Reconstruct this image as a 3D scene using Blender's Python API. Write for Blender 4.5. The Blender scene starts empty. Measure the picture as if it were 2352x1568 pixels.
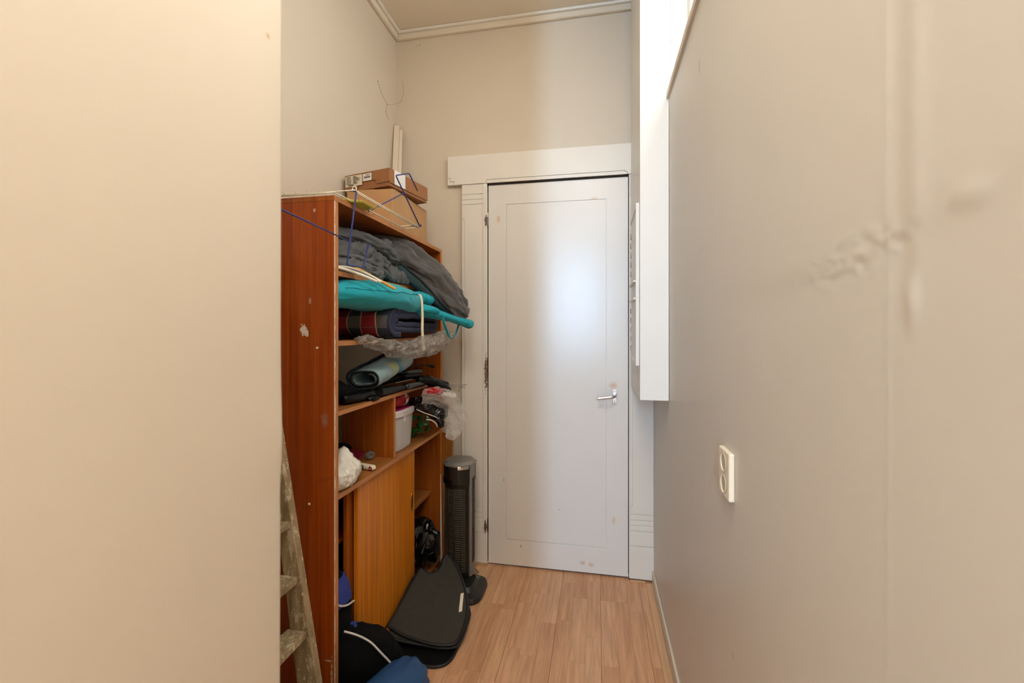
import bpy, bmesh, math, random
from mathutils import Vector, Matrix, noise

random.seed(7)
SC = bpy.context.scene
COL = SC.collection

# ------------------------------------------------------------------ camera, world, lights, exposure
cam_data = bpy.data.cameras.new('camera')
cam = bpy.data.objects.new('camera', cam_data)
COL.objects.link(cam)
cam.location = (0, 0, 1.30)
cam.rotation_euler = (math.radians(90), 0, math.atan(196 / 1012.0))
cam_data.sensor_width = 36.0
cam_data.lens = 36.0 * 1012.0 / 2352.0
cam_data.shift_y = -27.0 / 2352.0
cam_data.clip_start = 0.02
cam_data.dof.use_dof = True
cam_data.dof.focus_distance = 1.95
cam_data.dof.aperture_fstop = 3.2
SC.camera = cam

W = bpy.data.worlds.new('sky')
SC.world = W
W.use_nodes = True
bg = W.node_tree.nodes['Background']
bg.inputs[0].default_value = (0.95, 0.96, 1.0, 1)
bg.inputs[1].default_value = 9.0

def area(name, loc, rot, sx, sy, power, col, portal=False):
    d = bpy.data.lights.new(name, 'AREA')
    d.shape = 'RECTANGLE'
    d.size, d.size_y = sx, sy
    d.energy = power
    d.color = col
    d.cycles.is_portal = portal
    o = bpy.data.objects.new(name, d)
    o.location = loc
    o.rotation_euler = rot
    COL.objects.link(o)
    return o

# daylight portals at the two windows, warm ceiling lamp of the hall
area('portal_transom', (0.42, 1.02, 2.62), (0, math.radians(90), 0), 0.7, 1.7, 1, (1, 1, 1), True)
area('hall_ceiling_light', (-0.12, 0.25, 2.95), (0, 0, 0), 0.5, 0.7, 18, (1.0, 0.95, 0.88))
area('room_fill_light', (-0.3, -1.9, 2.95), (0, 0, 0), 2.2, 2.2, 104, (1.0, 0.94, 0.87))  # unseen fill lamp, added in the room behind to brighten the hall
# bright daylight falling in through the tall narrow rear window
area('rear_window_daylight', (-0.36, -3.40, 1.85), (math.radians(90), 0, 0), 0.14, 1.7, 110, (0.38, 0.65, 1.0))

vs = SC.view_settings
SC.display_settings.display_device = 'sRGB'
vs.view_transform = 'Standard'
vs.look = 'None'
vs.gamma = 1.0
vs.use_curve_mapping = False
vs.exposure = 0.02
cy = SC.cycles
cy.max_bounces = 5
cy.diffuse_bounces = 4
cy.glossy_bounces = 2
cy.transmission_bounces = 2
cy.transparent_max_bounces = 12
cy.caustics_reflective = False
cy.caustics_refractive = False
cy.use_adaptive_sampling = True
cy.adaptive_threshold = 0.1
cy.adaptive_min_samples = 10
cy.use_denoising = True

# ------------------------------------------------------------------ helpers: materials
def lin(c):
    if isinstance(c, str):
        c = [int(c[i:i + 2], 16) / 255 for i in (0, 2, 4)]
    return tuple(x / 12.92 if x <= 0.04045 else ((x + 0.055) / 1.055) ** 2.4 for x in c) + (1.0,)

class NT:
    def __init__(self, name):
        self.m = bpy.data.materials.new(name)
        self.m.use_nodes = True
        self.t = self.m.node_tree
        self.b = self.t.nodes['Principled BSDF']
        self.geo = None
        self.nzc = {}
    def n(self, typ, **kw):
        x = self.t.nodes.new(typ)
        for k, v in kw.items():
            setattr(x, k, v)
        return x
    def l(self, a, b):
        self.t.links.new(a, b)
    def pos(self, scale=(1, 1, 1), offset=None):
        if self.geo is None:
            self.geo = self.n('ShaderNodeNewGeometry')
        mp = self.n('ShaderNodeMapping')
        mp.inputs['Scale'].default_value = scale
        self.l(self.geo.outputs['Position'], mp.inputs['Vector'])
        if offset is not None:
            self.l(offset, mp.inputs['Location'])
        return mp.outputs[0]
    def noise(self, vec, scale=1.0, detail=3, rough=0.5, dist=0.0):
        x = self.n('ShaderNodeTexNoise')
        x.inputs['Scale'].default_value = scale
        x.inputs['Detail'].default_value = detail
        x.inputs['Roughness'].default_value = rough
        x.inputs['Distortion'].default_value = dist
        self.l(vec, x.inputs['Vector'])
        return x.outputs[0]
    def ramp(self, fac, stops):
        r = self.n('ShaderNodeValToRGB')
        e = r.color_ramp.elements
        while len(e) < len(stops):
            e.new(0.5)
        for i, (p, c) in enumerate(stops):
            e[i].position = p
            e[i].color = c if isinstance(c, tuple) else lin(c)
        self.l(fac, r.inputs[0])
        return r.outputs[0]
    def mix(self, fac, a, b, blend='MIX'):
        x = self.n('ShaderNodeMixRGB', blend_type=blend)
        for sock, val in ((x.inputs[0], fac), (x.inputs[1], a), (x.inputs[2], b)):
            if isinstance(val, (float, int)):
                sock.default_value = val
            elif isinstance(val, tuple):
                sock.default_value = val
            elif isinstance(val, str):
                sock.default_value = lin(val)
            else:
                self.l(val, sock)
        return x.outputs[0]
    def bump(self, h, strength, dist=0.01):
        x = self.n('ShaderNodeBump')
        x.inputs['Strength'].default_value = strength
        x.inputs['Distance'].default_value = dist
        self.l(h, x.inputs['Height'])
        self.l(x.outputs[0], self.b.inputs['Normal'])
    def spot(self, center, radii, soft=0.5, jag=0.4, jscale=60):
        """mask 0..1 of an irregular blotch around CENTER"""
        mp = self.n('ShaderNodeMapping')
        mp.vector_type = 'POINT'
        mp.inputs['Location'].default_value = tuple(-c / r for c, r in zip(center, radii))
        mp.inputs['Scale'].default_value = tuple(1 / r for r in radii)
        self.l(self.geo.outputs['Position'], mp.inputs['Vector'])
        ln = self.n('ShaderNodeVectorMath', operation='LENGTH')
        self.l(mp.outputs[0], ln.inputs[0])
        if jscale not in self.nzc:
            self.nzc[jscale] = self.noise(self.pos(), jscale, 2)
        nz = self.nzc[jscale]
        ad = self.n('ShaderNodeMath', operation='MULTIPLY_ADD')
        self.l(nz, ad.inputs[0])
        ad.inputs[1].default_value = jag * 2
        self.l(ln.outputs['Value'], ad.inputs[2])
        mr = self.n('ShaderNodeMapRange')
        mr.inputs['From Min'].default_value = 1.0 + jag
        mr.inputs['From Max'].default_value = 1.0 + jag - soft
        self.l(ad.outputs[0], mr.inputs['Value'])
        return mr.outputs[0]

MATS = {}
def mat(name, c, rough=0.55, var=0.08, vscale=(6, 6, 6), detail=3, bump=0.0, bscale=200, bdist=0.002, metal=0.0,
        spec=0.5, alpha=1.0, trans=0.0, sheen=0.0, spots=(), coat=0.0, sub=0.0):
    k = NT(name)
    base = lin(c)
    nz = k.noise(k.pos(vscale), 1.0, detail)
    lo = tuple(x * (1 - var) for x in base[:3]) + (1,)
    hi = tuple(min(1, x * (1 + var)) for x in base[:3]) + (1,)
    colr = k.ramp(nz, [(0.3, lo), (0.7, hi)])
    for s in spots:
        ctr, rad, sc, amt = s[:4]
        soft, jag, js = (s[4:] + (0.5, 0.4, 60)[len(s) - 4:]) if len(s) < 7 else s[4:7]
        msk = k.spot(ctr, rad, soft, jag, js)
        mu = k.n('ShaderNodeMath', operation='MULTIPLY')
        k.l(msk, mu.inputs[0])
        mu.inputs[1].default_value = amt
        colr = k.mix(mu.outputs[0], colr, lin(sc))
    k.l(colr, k.b.inputs['Base Color'])
    k.b.inputs['Roughness'].default_value = rough
    k.b.inputs['Metallic'].default_value = metal
    k.b.inputs['Specular IOR Level'].default_value = spec
    k.b.inputs['Alpha'].default_value = alpha
    k.b.inputs['Transmission Weight'].default_value = trans
    k.b.inputs['Sheen Weight'].default_value = sheen
    k.b.inputs['Coat Weight'].default_value = coat
    if sub:
        k.b.inputs['Subsurface Weight'].default_value = sub
        k.b.inputs['Subsurface Radius'].default_value = (0.02, 0.02, 0.02)
    if bump:
        k.bump(k.noise(k.pos(), bscale, 2), bump, bdist)
    MATS[name] = k.m
    return k.m

def wood(name, lo, hi, axis='z', rough=0.38, fine=1.0, spots=(), freq=55):
    k = NT(name)
    sc = {'z': (freq, freq, 1.6), 'y': (freq, 1.6, freq), 'x': (1.6, freq, freq)}[axis]
    n1 = k.noise(k.pos(sc), 1.0, 4, 0.6, 0.3)
    sc2 = tuple(s * 4 if s > 2 else s * 2 for s in sc)
    n2 = k.noise(k.pos(sc2), 1.0, 2, 0.5)
    n3 = k.noise(k.pos((3, 3, 1.2)), 1.0, 2)
    c1 = k.ramp(n1, [(0.28, lo), (0.72, hi)])
    c2 = k.mix(0.35 * fine, c1, k.ramp(n2, [(0.35, (0.45, 0.40, 0.36, 1)), (0.65, (1, 1, 1, 1))]), 'MULTIPLY')
    c3 = k.mix(0.30, c2, k.ramp(n3, [(0.3, (0.6, 0.6, 0.6, 1)), (0.7, (1, 1, 1, 1))]), 'MULTIPLY')
    for ctr, rad, sc_, amt, soft, jag, js in spots:
        mu = k.n('ShaderNodeMath', operation='MULTIPLY')
        k.l(k.spot(ctr, rad, soft, jag, js), mu.inputs[0])
        mu.inputs[1].default_value = amt
        c3 = k.mix(mu.outputs[0], c3, lin(sc_))
    k.l(c3, k.b.inputs['Base Color'])
    k.b.inputs['Roughness'].default_value = rough
    k.bump(n2, 0.06, 0.002)
    MATS[name] = k.m
    return k.m

# ------------------------------------------------------------------ helpers: geometry
WLOC = {}

def empty(name, loc, parent=None):
    o = bpy.data.objects.new(name, None)
    COL.objects.link(o)
    o.empty_display_size = 0.05
    p = WLOC[parent.name] if parent else Vector((0, 0, 0))
    o.location = Vector(loc) - p
    o.parent = parent
    WLOC[o.name] = Vector(loc)
    return o

def tag(o, label=None, cat=None, group=None, kind=None):
    if label: o['label'] = label
    if cat: o['category'] = cat
    if group: o['group'] = group
    if kind: o['kind'] = kind
    return o

class MB:
    def __init__(self):
        self.v, self.f, self.c = [], [], None
    def add(self, vs_, fs_):
        b = len(self.v)
        self.v += [tuple(p) for p in vs_]
        self.f += [tuple(i + b for i in q) for q in fs_]
        return self
    def box(self, x0, x1, y0, y1, z0, z1):
        vs_ = [(x, y, z) for z in (z0, z1) for y in (y0, y1) for x in (x0, x1)]
        return self.add(vs_, [(0, 2, 3, 1), (4, 5, 7, 6), (0, 1, 5, 4), (2, 6, 7, 3), (0, 4, 6, 2), (1, 3, 7, 5)])
    def obox(self, c, h, R):
        c = Vector(c)
        vs_ = [c + R @ Vector((x * h[0], y * h[1], z * h[2])) for z in (-1, 1) for y in (-1, 1) for x in (-1, 1)]
        return self.add(vs_, [(0, 2, 3, 1), (4, 5, 7, 6), (0, 1, 5, 4), (2, 6, 7, 3), (0, 4, 6, 2), (1, 3, 7, 5)])
    def beam(self, a, b, w, h, up=(0, 0, 1)):
        a, b = Vector(a), Vector(b)
        t = (b - a).normalized()
        s = t.cross(Vector(up)).normalized()
        u = s.cross(t)
        R = Matrix((s, t, u)).transposed()
        return self.obox((a + b) / 2, (w / 2, (b - a).length / 2, h / 2), R)
    def prism(self, pts, off):
        n = len(pts)
        off = Vector(off)
        a = [Vector(p) for p in pts]
        b = [p + off for p in a]
        return self.add(a + b, [tuple(range(n))[::-1], tuple(range(n, 2 * n))] +
                        [(i, (i + 1) % n, n + (i + 1) % n, n + i) for i in range(n)])
    def loft(self, rings, caps=True, closed=True):
        n = len(rings[0])
        b = len(self.v)
        for r in rings:
            self.v += [tuple(p) for p in r]
        for j in range(len(rings) - 1):
            for i in range(n if closed else n - 1):
                k = (i + 1) % n
                self.f.append((b + j * n + i, b + j * n + k, b + (j + 1) * n + k, b + (j + 1) * n + i))
        if caps:
            self.f.append(tuple(b + i for i in range(n))[::-1])
            self.f.append(tuple(b + (len(rings) - 1) * n + i for i in range(n)))
        return self
    def tube(self, pts, r, n=8, caps=True):
        pts = [Vector(p) for p in pts]
        rs = r if isinstance(r, (list, tuple)) else [r] * len(pts)
        ref = Vector((0.13, 0.31, 0.94)).normalized()
        rings = []
        for i, p in enumerate(pts):
            t = (pts[min(i + 1, len(pts) - 1)] - pts[max(i - 1, 0)]).normalized()
            rf = ref if abs(t.dot(ref)) < 0.95 else Vector((1, 0, 0))
            s = t.cross(rf).normalized()
            u = s.cross(t)
            rings.append([p + (s * math.cos(2 * math.pi * k / n) + u * math.sin(2 * math.pi * k / n)) * rs[i] for k in range(n)])
        return self.loft(rings, caps)
    def cyl(self, c, r, z0, z1, n=24, r2=None):
        r2 = r if r2 is None else r2
        ring = lambda rr, z: [(c[0] + rr * math.cos(2 * math.pi * k / n), c[1] + rr * math.sin(2 * math.pi * k / n), z) for k in range(n)]
        return self.loft([ring(r, z0), ring(r2, z1)])
    def grid(self, fn, nu, nv):
        """open sheet: fn(i/nu, j/nv) -> point"""
        b = len(self.v)
        for j in range(nv + 1):
            for i in range(nu + 1):
                self.v.append(tuple(fn(i / nu, j / nv)))
        for j in range(nv):
            for i in range(nu):
                a = b + j * (nu + 1) + i
                self.f.append((a, a + 1, a + nu + 2, a + nu + 1))
        return self
    def build(self, name, m, parent=None, smooth=False, bevel=0.0, seg=2, sub=0, solid=0.0, fix=True, angle=None):
        me = bpy.data.meshes.new(name)
        if parent is not None:
            org = WLOC[parent.name]
        else:
            xs, ys, zs = zip(*self.v)
            org = Vector(((min(xs) + max(xs)) / 2, (min(ys) + max(ys)) / 2, min(zs)))
        me.from_pydata([tuple(Vector(p) - org) for p in self.v], [], self.f)
        if fix:
            bm = bmesh.new()
            bm.from_mesh(me)
            bmesh.ops.recalc_face_normals(bm, faces=bm.faces)
            bm.to_mesh(me)
            bm.free()
        if isinstance(m, str):
            m = MATS[m]
        me.materials.append(m)
        o = bpy.data.objects.new(name, me)
        COL.objects.link(o)
        if parent is not None:
            o.parent = parent
        else:
            o.location = org
        WLOC[o.name] = org.copy()
        if smooth:
            for p in me.polygons:
                p.use_smooth = True
        if self.c:
            at = me.color_attributes.new('tint', 'FLOAT_COLOR', 'POINT')
            for i, cc in enumerate(self.c):
                at.data[i].color = cc
        if solid:
            md = o.modifiers.new('solid', 'SOLIDIFY')
            md.thickness = solid
            md.offset = 0
        if bevel:
            md = o.modifiers.new('bevel', 'BEVEL')
            md.width = bevel
            md.segments = seg
            md.limit_method = 'ANGLE'
            md.angle_limit = math.radians(40)
            md.harden_normals = False
        if sub:
            md = o.modifiers.new('sub', 'SUBSURF')
            md.levels = md.render_levels = sub
        return o

def catmull(pts, m):
    """resample tuples of floats with a Catmull-Rom curve"""
    n = len(pts)
    out = []
    for q in range(m):
        t = q / (m - 1) * (n - 1)
        i = min(int(t), n - 2)
        f = t - i
        p0, p1, p2, p3 = pts[max(i - 1, 0)], pts[i], pts[i + 1], pts[min(i + 2, n - 1)]
        out.append(tuple(0.5 * (2 * b + (c - a) * f + (2 * a - 5 * b + 4 * c - d) * f * f + (3 * b - a - 3 * c + d) * f ** 3)
                         for a, b, c, d in zip(p0, p1, p2, p3)))
    return out

def ridge(p, f, seed=0.0, octs=3):
    s, a, q = 0.0, 1.0, Vector(p) * f + Vector((seed, seed * 1.7, -seed))
    for _ in range(octs):
        s += a * (1 - 2 * abs(noise.noise(q)))
        q = q * 2.03
        a *= 0.5
    return s

def blob(path, m=40, n=36, e=1.0, fold=0.0, ffreq=12, seed=0.0, stretch=1.0, soft=True, capr=4, jit=0.0, jf=30, up=(0, 0, 1)):
    """lofted soft body along PATH of (x, y, z, half width, half height)"""
    st = catmull(path, m)
    mb = MB()
    rings = []
    for i, (x, y, z, a, b) in enumerate(st):
        c = Vector((x, y, z))
        t = (Vector(st[min(i + 1, m - 1)][:3]) - Vector(st[max(i - 1, 0)][:3])).normalized()
        s = t.cross(Vector(up))
        s = s.normalized() if s.length > 1e-4 else Vector((1, 0, 0))
        u = s.cross(t)
        k = min(i, m - 1 - i)
        rr = math.sqrt(max(0.02, 1 - (1 - k / capr) ** 2)) if k < capr else 1.0
        ring = []
        for q in range(n):
            th = 2 * math.pi * q / n
            cs, sn = math.cos(th), math.sin(th)
            px = math.copysign(abs(cs) ** e, cs) * a * rr
            py = math.copysign(abs(sn) ** e, sn) * b * rr
            p = c + s * px + u * py
            w = Vector((math.cos(th) * 2, math.sin(th) * 2, i / m * 10 * stretch))
            if fold:
                r_ = ridge(w, ffreq / 10, seed, 3) * fold
                p += (s * px + u * py).normalized() * r_ * min(1, rr + 0.1)
            if jit:
                p += noise.noise_vector(p * jf + Vector((seed, 0, 0))) * jit
            ring.append(p)
        rings.append(ring)
    return mb.loft(rings)

def spiral_roll(A, B, turns, r0, r1, th, h=0.0, upv=(0, 0, 1), ns=220, nx=30, phi0=0.0, wob=0.0, seed=0.0, flat=1.0, hand=1):
    """a sheet rolled up around the axis A-B; h half straight run for a folded (flattened) roll"""
    A, B = Vector(A), Vector(B)
    d = (B - A)
    ax = d.normalized()
    e2 = (Vector(upv) - ax * ax.dot(Vector(upv))).normalized()
    e1 = ax.cross(e2)
    prof = []
    for i in range(ns + 1):
        ph = phi0 + hand * turns * 2 * math.pi * i / ns
        r = r0 + (r1 - r0) * i / ns
        prof.append((r * math.cos(ph) + h * math.tanh(3 * math.cos(ph)), r * math.sin(ph) * flat))
    nor = []
    for i in range(ns + 1):
        a, b = prof[max(i - 1, 0)], prof[min(i + 1, ns)]
        tx, ty = b[0] - a[0], b[1] - a[1]
        L = math.hypot(tx, ty) or 1
        nor.append((ty / L, -tx / L))
    mb = MB()
    arc = [0.0]
    for i in range(ns):
        arc.append(arc[-1] + math.hypot(prof[i + 1][0] - prof[i][0], prof[i + 1][1] - prof[i][1]))
    info = []
    for sgn in (1, -1):
        for i in range(ns + 1):
            for j in range(nx + 1):
                f = j / nx
                x, y = prof[i][0] + sgn * nor[i][0] * th / 2, prof[i][1] + sgn * nor[i][1] * th / 2
                p = A + d * f + e1 * x + e2 * y
                if wob:
                    p += noise.noise_vector(p * 14 + Vector((seed, 0, 0))) * wob + noise.noise_vector(p * 40 + Vector((0, seed, 0))) * wob * 0.35
                mb.v.append(tuple(p))
                info.append((arc[i], f * d.length, sgn))
    W_ = nx + 1
    S = (ns + 1) * W_
    for i in range(ns):
        for j in range(nx):
            a = i * W_ + j
            mb.f.append((a, a + 1, a + W_ + 1, a + W_))
            a += S
            mb.f.append((a, a + W_, a + W_ + 1, a + 1))
        for j in (0, nx):
            a = i * W_ + j
            mb.f.append((a, a + W_, a + W_ + S, a + S))
    for i in (0, ns):
        for j in range(nx):
            a = i * W_ + j
            mb.f.append((a, a + 1, a + 1 + S, a + S))
    return mb, info

# ------------------------------------------------------------------ materials
WALLC = 'd8cbb6'
mat('wall_paint', WALLC, 0.62, 0.02, (2, 2, 2), bump=0.10, bscale=260, bdist=0.0015)
mat('wall_left_paint', WALLC, 0.62, 0.02, (2, 2, 2), bump=0.12, bscale=260, bdist=0.0015, spots=(
    ((-0.55, 0.658, 1.80), (0.02, 0.006, 0.007), 'b98a4e', 0.8, 0.9, 0.3, 80),))
mat('ceiling_paint', 'e2d5bf', 0.8, 0.03, (3, 3, 3))
mat('room_paint', 'dcd6cc', 0.8, 0.03, (3, 3, 3))
mat('trim_paint', 'e6e0d4', 0.35, 0.02, (5, 5, 5), spots=(
    ((-0.601, 2.36, 1.90), (0.012, 0.03, 0.035), '4a3120', 0.9, 0.3, 0.9, 160),
    ((-0.603, 2.36, 1.06), (0.010, 0.03, 0.10), '5a3318', 0.9, 0.3, 1.0, 130),
    ((-0.606, 2.36, 0.215), (0.010, 0.03, 0.04), '4a3120', 0.9, 0.3, 0.9, 160)))
mat('door_paint', 'e4e0d8', 0.26, 0.015, (4, 4, 2), bump=0.05, bscale=90, bdist=0.001, spots=(
    ((-0.535, 2.37, 1.91), (0.011, 0.05, 0.028), 'd9b894', 0.8, 0.6, 0.3, 60),
    ((0.082, 2.37, 1.008), (0.030, 0.05, 0.022), 'd8b491', 0.8, 0.8, 0.4, 50),
    ((-0.077, 2.37, 0.062), (0.020, 0.05, 0.014), 'd2b08c', 0.7, 0.7, 0.5, 60),
    ((-0.032, 2.37, 0.055), (0.018, 0.05, 0.014), 'd2b08c', 0.7, 0.7, 0.5, 60),
    ((0.085, 2.37, 0.30), (0.012, 0.05, 0.03), 'dcc4a0', 0.7, 0.7, 0.4, 60),
    ((-0.016, 2.37, 1.995), (0.03, 0.05, 0.010), 'dcc6a8', 0.7, 0.7, 0.5, 60),
    ((-0.505, 2.37, 0.475), (0.006, 0.05, 0.012), '8d857b', 0.5, 0.7, 0.5, 60),
    ((-0.20, 2.37, 0.335), (0.004, 0.05, 0.004), '6b655d', 0.7, 0.5, 0.5, 90),
    ((-0.41, 2.37, 0.118), (0.004, 0.05, 0.010), '5b554d', 0.7, 0.5, 0.6, 90)))
mat('gap_shade', '241a12', 0.9, 0.2, (20, 20, 20))  # near-black colour standing for shade in the gaps around the door
mat('slot_grey', 'b4aea4', 0.6, 0.02)
mat('box_paint', 'ece9e1', 0.45, 0.02, (3, 3, 3))
mat('cream_plastic', 'eadfc8', 0.35, 0.02)
mat('chrome', 'd8d8dc', 0.22, 0.02, metal=1.0)
mat('brass', 'b58a4a', 0.35, 0.1, metal=1.0)
mat('dark_hole', '14100c', 0.9, 0.1)
wood('bookcase_side_wood', '983a05', 'c05a0c', 'z', 0.36, spots=(
    ((-0.953, 1.298, 1.300), (0.012, 0.01, 0.020), 'e8e0cf', 0.95, 0.25, 0.9, 120),
    ((-0.940, 1.298, 1.290), (0.006, 0.01, 0.014), 'e8e0cf', 0.9, 0.25, 0.9, 150),
    ((-0.929, 1.298, 1.396), (0.006, 0.01, 0.012), 'c9a68a', 0.7, 0.6, 0.7, 120),
    ((-0.913, 1.298, 1.692), (0.006, 0.01, 0.008), 'd6b49a', 0.7, 0.5, 0.7, 120),
    ((-0.876, 1.298, 1.005), (0.016, 0.01, 0.028), 'a48a7c', 0.55, 0.8, 0.6, 60),
    ((-0.860, 1.298, 0.22), (0.022, 0.01, 0.004), 'cbb7a2', 0.8, 0.5, 0.9, 90),
    ((-0.850, 1.298, 0.14), (0.004, 0.01, 0.10), 'cbb7a2', 0.8, 0.3, 1.0, 90)))
wood('bookcase_wood', '98480f', 'c26c1c', 'z', 0.42)
wood('bookcase_shelf_wood', '8f5220', 'b87a3c', 'y', 0.42)
wood('bookcase_front_wood', 'cc6d0c', 'f49c24', 'z', 0.34, freq=70)
wood('bookcase_inner_wood', '3a1a0a', '5a2a0e', 'z', 0.5)
wood('dark_back_board', '20120a', '2e1a0e', 'z', 0.8)
def worn_edge():
    k = NT('worn_edge')
    n1 = k.noise(k.pos((40, 40, 2)), 1, 3)
    c1 = k.ramp(n1, [(0.3, 'a3602c'), (0.7, 'c98a55')])
    sep = k.n('ShaderNodeSeparateXYZ')
    k.l(k.pos(), sep.inputs[0])
    nz = k.noise(k.pos((30, 30, 22)), 1, 4, 0.7)
    ma = k.n('ShaderNodeMath', operation='MULTIPLY_ADD')
    k.l(nz, ma.inputs[0]); ma.inputs[1].default_value = 0.020; ma.inputs[2].default_value = 1.2915
    lt = k.n('ShaderNodeMath', operation='LESS_THAN')
    k.l(sep.outputs[1], lt.inputs[0]); k.l(ma.outputs[0], lt.inputs[1])
    k.l(k.mix(lt.outputs[0], c1, 'ead9c0'), k.b.inputs['Base Color'])
    k.b.inputs['Roughness'].default_value = 0.5
    MATS['worn_edge'] = k.m
worn_edge()
mat('edge_band', 'b97a44', 0.45, 0.15, (30, 4, 30))
def plank_mat():
    k = NT('laminate_oak')
    oi = k.n('ShaderNodeObjectInfo')
    mu = k.n('ShaderNodeVectorMath', operation='SCALE')
    cb = k.n('ShaderNodeCombineXYZ')
    k.l(oi.outputs['Random'], cb.inputs[0]); k.l(oi.outputs['Random'], cb.inputs[1])
    k.l(cb.outputs[0], mu.inputs[0]); mu.inputs['Scale'].default_value = 37.0
    grain = k.noise(k.pos((70, 4, 1), mu.outputs[0]), 1, 5, 0.65, 0.8)
    big = k.noise(k.pos((22, 1.6, 1), mu.outputs[0]), 1, 2, 0.5, 1.2)
    tone = k.ramp(oi.outputs['Random'], [(0.0, 'dba67b'), (0.5, 'e5b287'), (1.0, 'edbd93')])
    c = k.mix(0.7, tone, k.ramp(grain, [(0.3, (0.58, 0.52, 0.46, 1)), (0.68, (1, 1, 1, 1))]), 'MULTIPLY')
    c = k.mix(0.5, c, k.ramp(big, [(0.32, (0.72, 0.66, 0.6, 1)), (0.66, (1, 1, 1, 1))]), 'MULTIPLY')
    k.l(c, k.b.inputs['Base Color'])
    k.b.inputs['Roughness'].default_value = 0.42
    k.bump(grain, 0.05, 0.001)
    MATS['laminate_oak'] = k.m
plank_mat()
mat('floor_base', '4a3220', 0.8, 0.1)
mat('floor_strip', 'cfa57c', 0.45, 0.12, (60, 4, 60))
wood('ladder_wood', '6b5636', '9a8358', 'z', 0.75, spots=())
def ladder_mat():
    k = NT('painted_ladder')
    g = k.noise(k.pos((60, 60, 5)), 1, 4, 0.6, 0.4)
    c = k.ramp(g, [(0.28, '86714f'), (0.72, 'bda882')])
    sp = k.noise(k.pos((38, 38, 16)), 1, 4, 0.7)
    c = k.mix(k.ramp(sp, [(0.55, (0, 0, 0, 1)), (0.60, (1, 1, 1, 1))]), c, 'd6c8a6')
    sp2 = k.noise(k.pos((130, 130, 130)), 1, 2, 0.5)
    c = k.mix(k.ramp(sp2, [(0.69, (0, 0, 0, 1)), (0.71, (1, 1, 1, 1))]), c, 'e9e2cf')
    k.l(c, k.b.inputs['Base Color'])
    k.b.inputs['Roughness'].default_value = 0.75
    k.bump(g, 0.2, 0.003)
    MATS['painted_ladder'] = k.m
ladder_mat()
mat('grey_fleece', '585452', 0.9, 0.10, (14, 14, 14), bump=0.25, bscale=500, sheen=0.3)
mat('grey_lining', '5a5a59', 0.75, 0.12, (14, 14, 14), bump=0.2, bscale=400)
mat('zip_black', '17181a', 0.55, 0.1)
mat('dark_teal_lining', '22383b', 0.8, 0.1)
mat('teal_cloth', '06a4b2', 0.75, 0.08, (10, 10, 10), bump=0.15, bscale=600, sheen=0.15)
mat('cord_cream', 'e3d6b4', 0.8, 0.1, (80, 80, 80), bump=0.3, bscale=900)
def tint_mat(name, rough):
    k = NT(name)
    a = k.n('ShaderNodeVertexColor', layer_name='tint')
    wv = k.noise(k.pos((300, 300, 300)), 1, 2)
    k.l(k.mix(0.35, a.outputs[0], k.ramp(wv, [(0.3, (0.5, 0.5, 0.5, 1)), (0.7, (1, 1, 1, 1))]), 'MULTIPLY'), k.b.inputs['Base Color'])
    k.b.inputs['Roughness'].default_value = rough
    k.bump(wv, 0.25, 0.002)
    MATS[name] = k.m
tint_mat('plaid_wool', 0.9)
tint_mat('printed_foam', 0.6)
mat('clear_plastic', 'a59c91', 0.16, 0.25, (30, 30, 30), spec=0.8, alpha=0.5, bump=0.7, bscale=45, bdist=0.02)
mat('clear_film', 'e0dcd6', 0.14, 0.05, (20, 20, 20), spec=0.8, alpha=0.30, bump=0.5, bscale=50, bdist=0.02)
mat('white_film', 'e4ddcf', 0.4, 0.05, (30, 30, 30), spec=0.5)
mat('black_film', '0a0908', 0.22, 0.2, (20, 20, 20), spec=0.7)
mat('black_fabric', '0d0c0b', 0.85, 0.2, (20, 20, 20), bump=0.2, bscale=500, spec=0.15)
mat('black_nylon', '080706', 0.34, 0.2, (20, 20, 20), spec=0.3)
mat('black_felt', '38362e', 0.95, 0.08, (40, 40, 40), bump=0.5, bscale=700)
mat('black_binding', '0f0f0e', 0.6, 0.1)
mat('blue_fabric', '2c3c8c', 0.7, 0.1, (20, 20, 20), bump=0.2, bscale=500)
mat('piping_white', 'd9d4ca', 0.5, 0.05)
mat('navy_nylon', '1f4a78', 0.5, 0.08, (14, 14, 14), bump=0.12, bscale=500)
mat('grey_metal', '8d8d8d', 0.35, 0.05, metal=0.9)
mat('cardboard_tan', 'bd9263', 0.8, 0.06, (8, 8, 8))
mat('cardboard_brown', '9a6840', 0.75, 0.06, (8, 8, 8))
mat('paper_white', 'e8e6e0', 0.6, 0.02)
mat('label_cream', 'e2d8c0', 0.6, 0.02)
mat('ink', '2a2622', 0.7, 0.1)
mat('wire_cream', 'e6dcc0', 0.4, 0.05)
mat('wire_blue', '2f397a', 0.35, 0.08)
mat('hanger_white', 'ece2d0', 0.4, 0.03)
mat('dowel_wood', 'd19a45', 0.5, 0.12, (60, 10, 10))
mat('straw_yellow', 'b7a53c', 0.8, 0.25, (90, 20, 90), bump=0.5, bscale=300)
mat('fan_black', '17150f', 0.42, 0.15)
mat('fan_silver', '8a867e', 0.4, 0.08, metal=0.4)
mat('fan_bar', '5a5144', 0.4, 0.1)
mat('tub_plastic', 'e6e2dc', 0.3, 0.03, alpha=0.62, spec=0.5)
mat('lid_white', 'e8dedb', 0.35, 0.03, alpha=0.9)
mat('pink_plastic', 'd01a72', 0.35, 0.05)
mat('red_film', 'b3141c', 0.25, 0.1, spec=0.6)
mat('leaf_green', '2f8a3d', 0.5, 0.25, (60, 60, 60))
mat('leaf_dark', '2c5a24', 0.5, 0.25, (60, 60, 60))
mat('petal_cream', 'e6d6b4', 0.6, 0.1)
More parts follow.
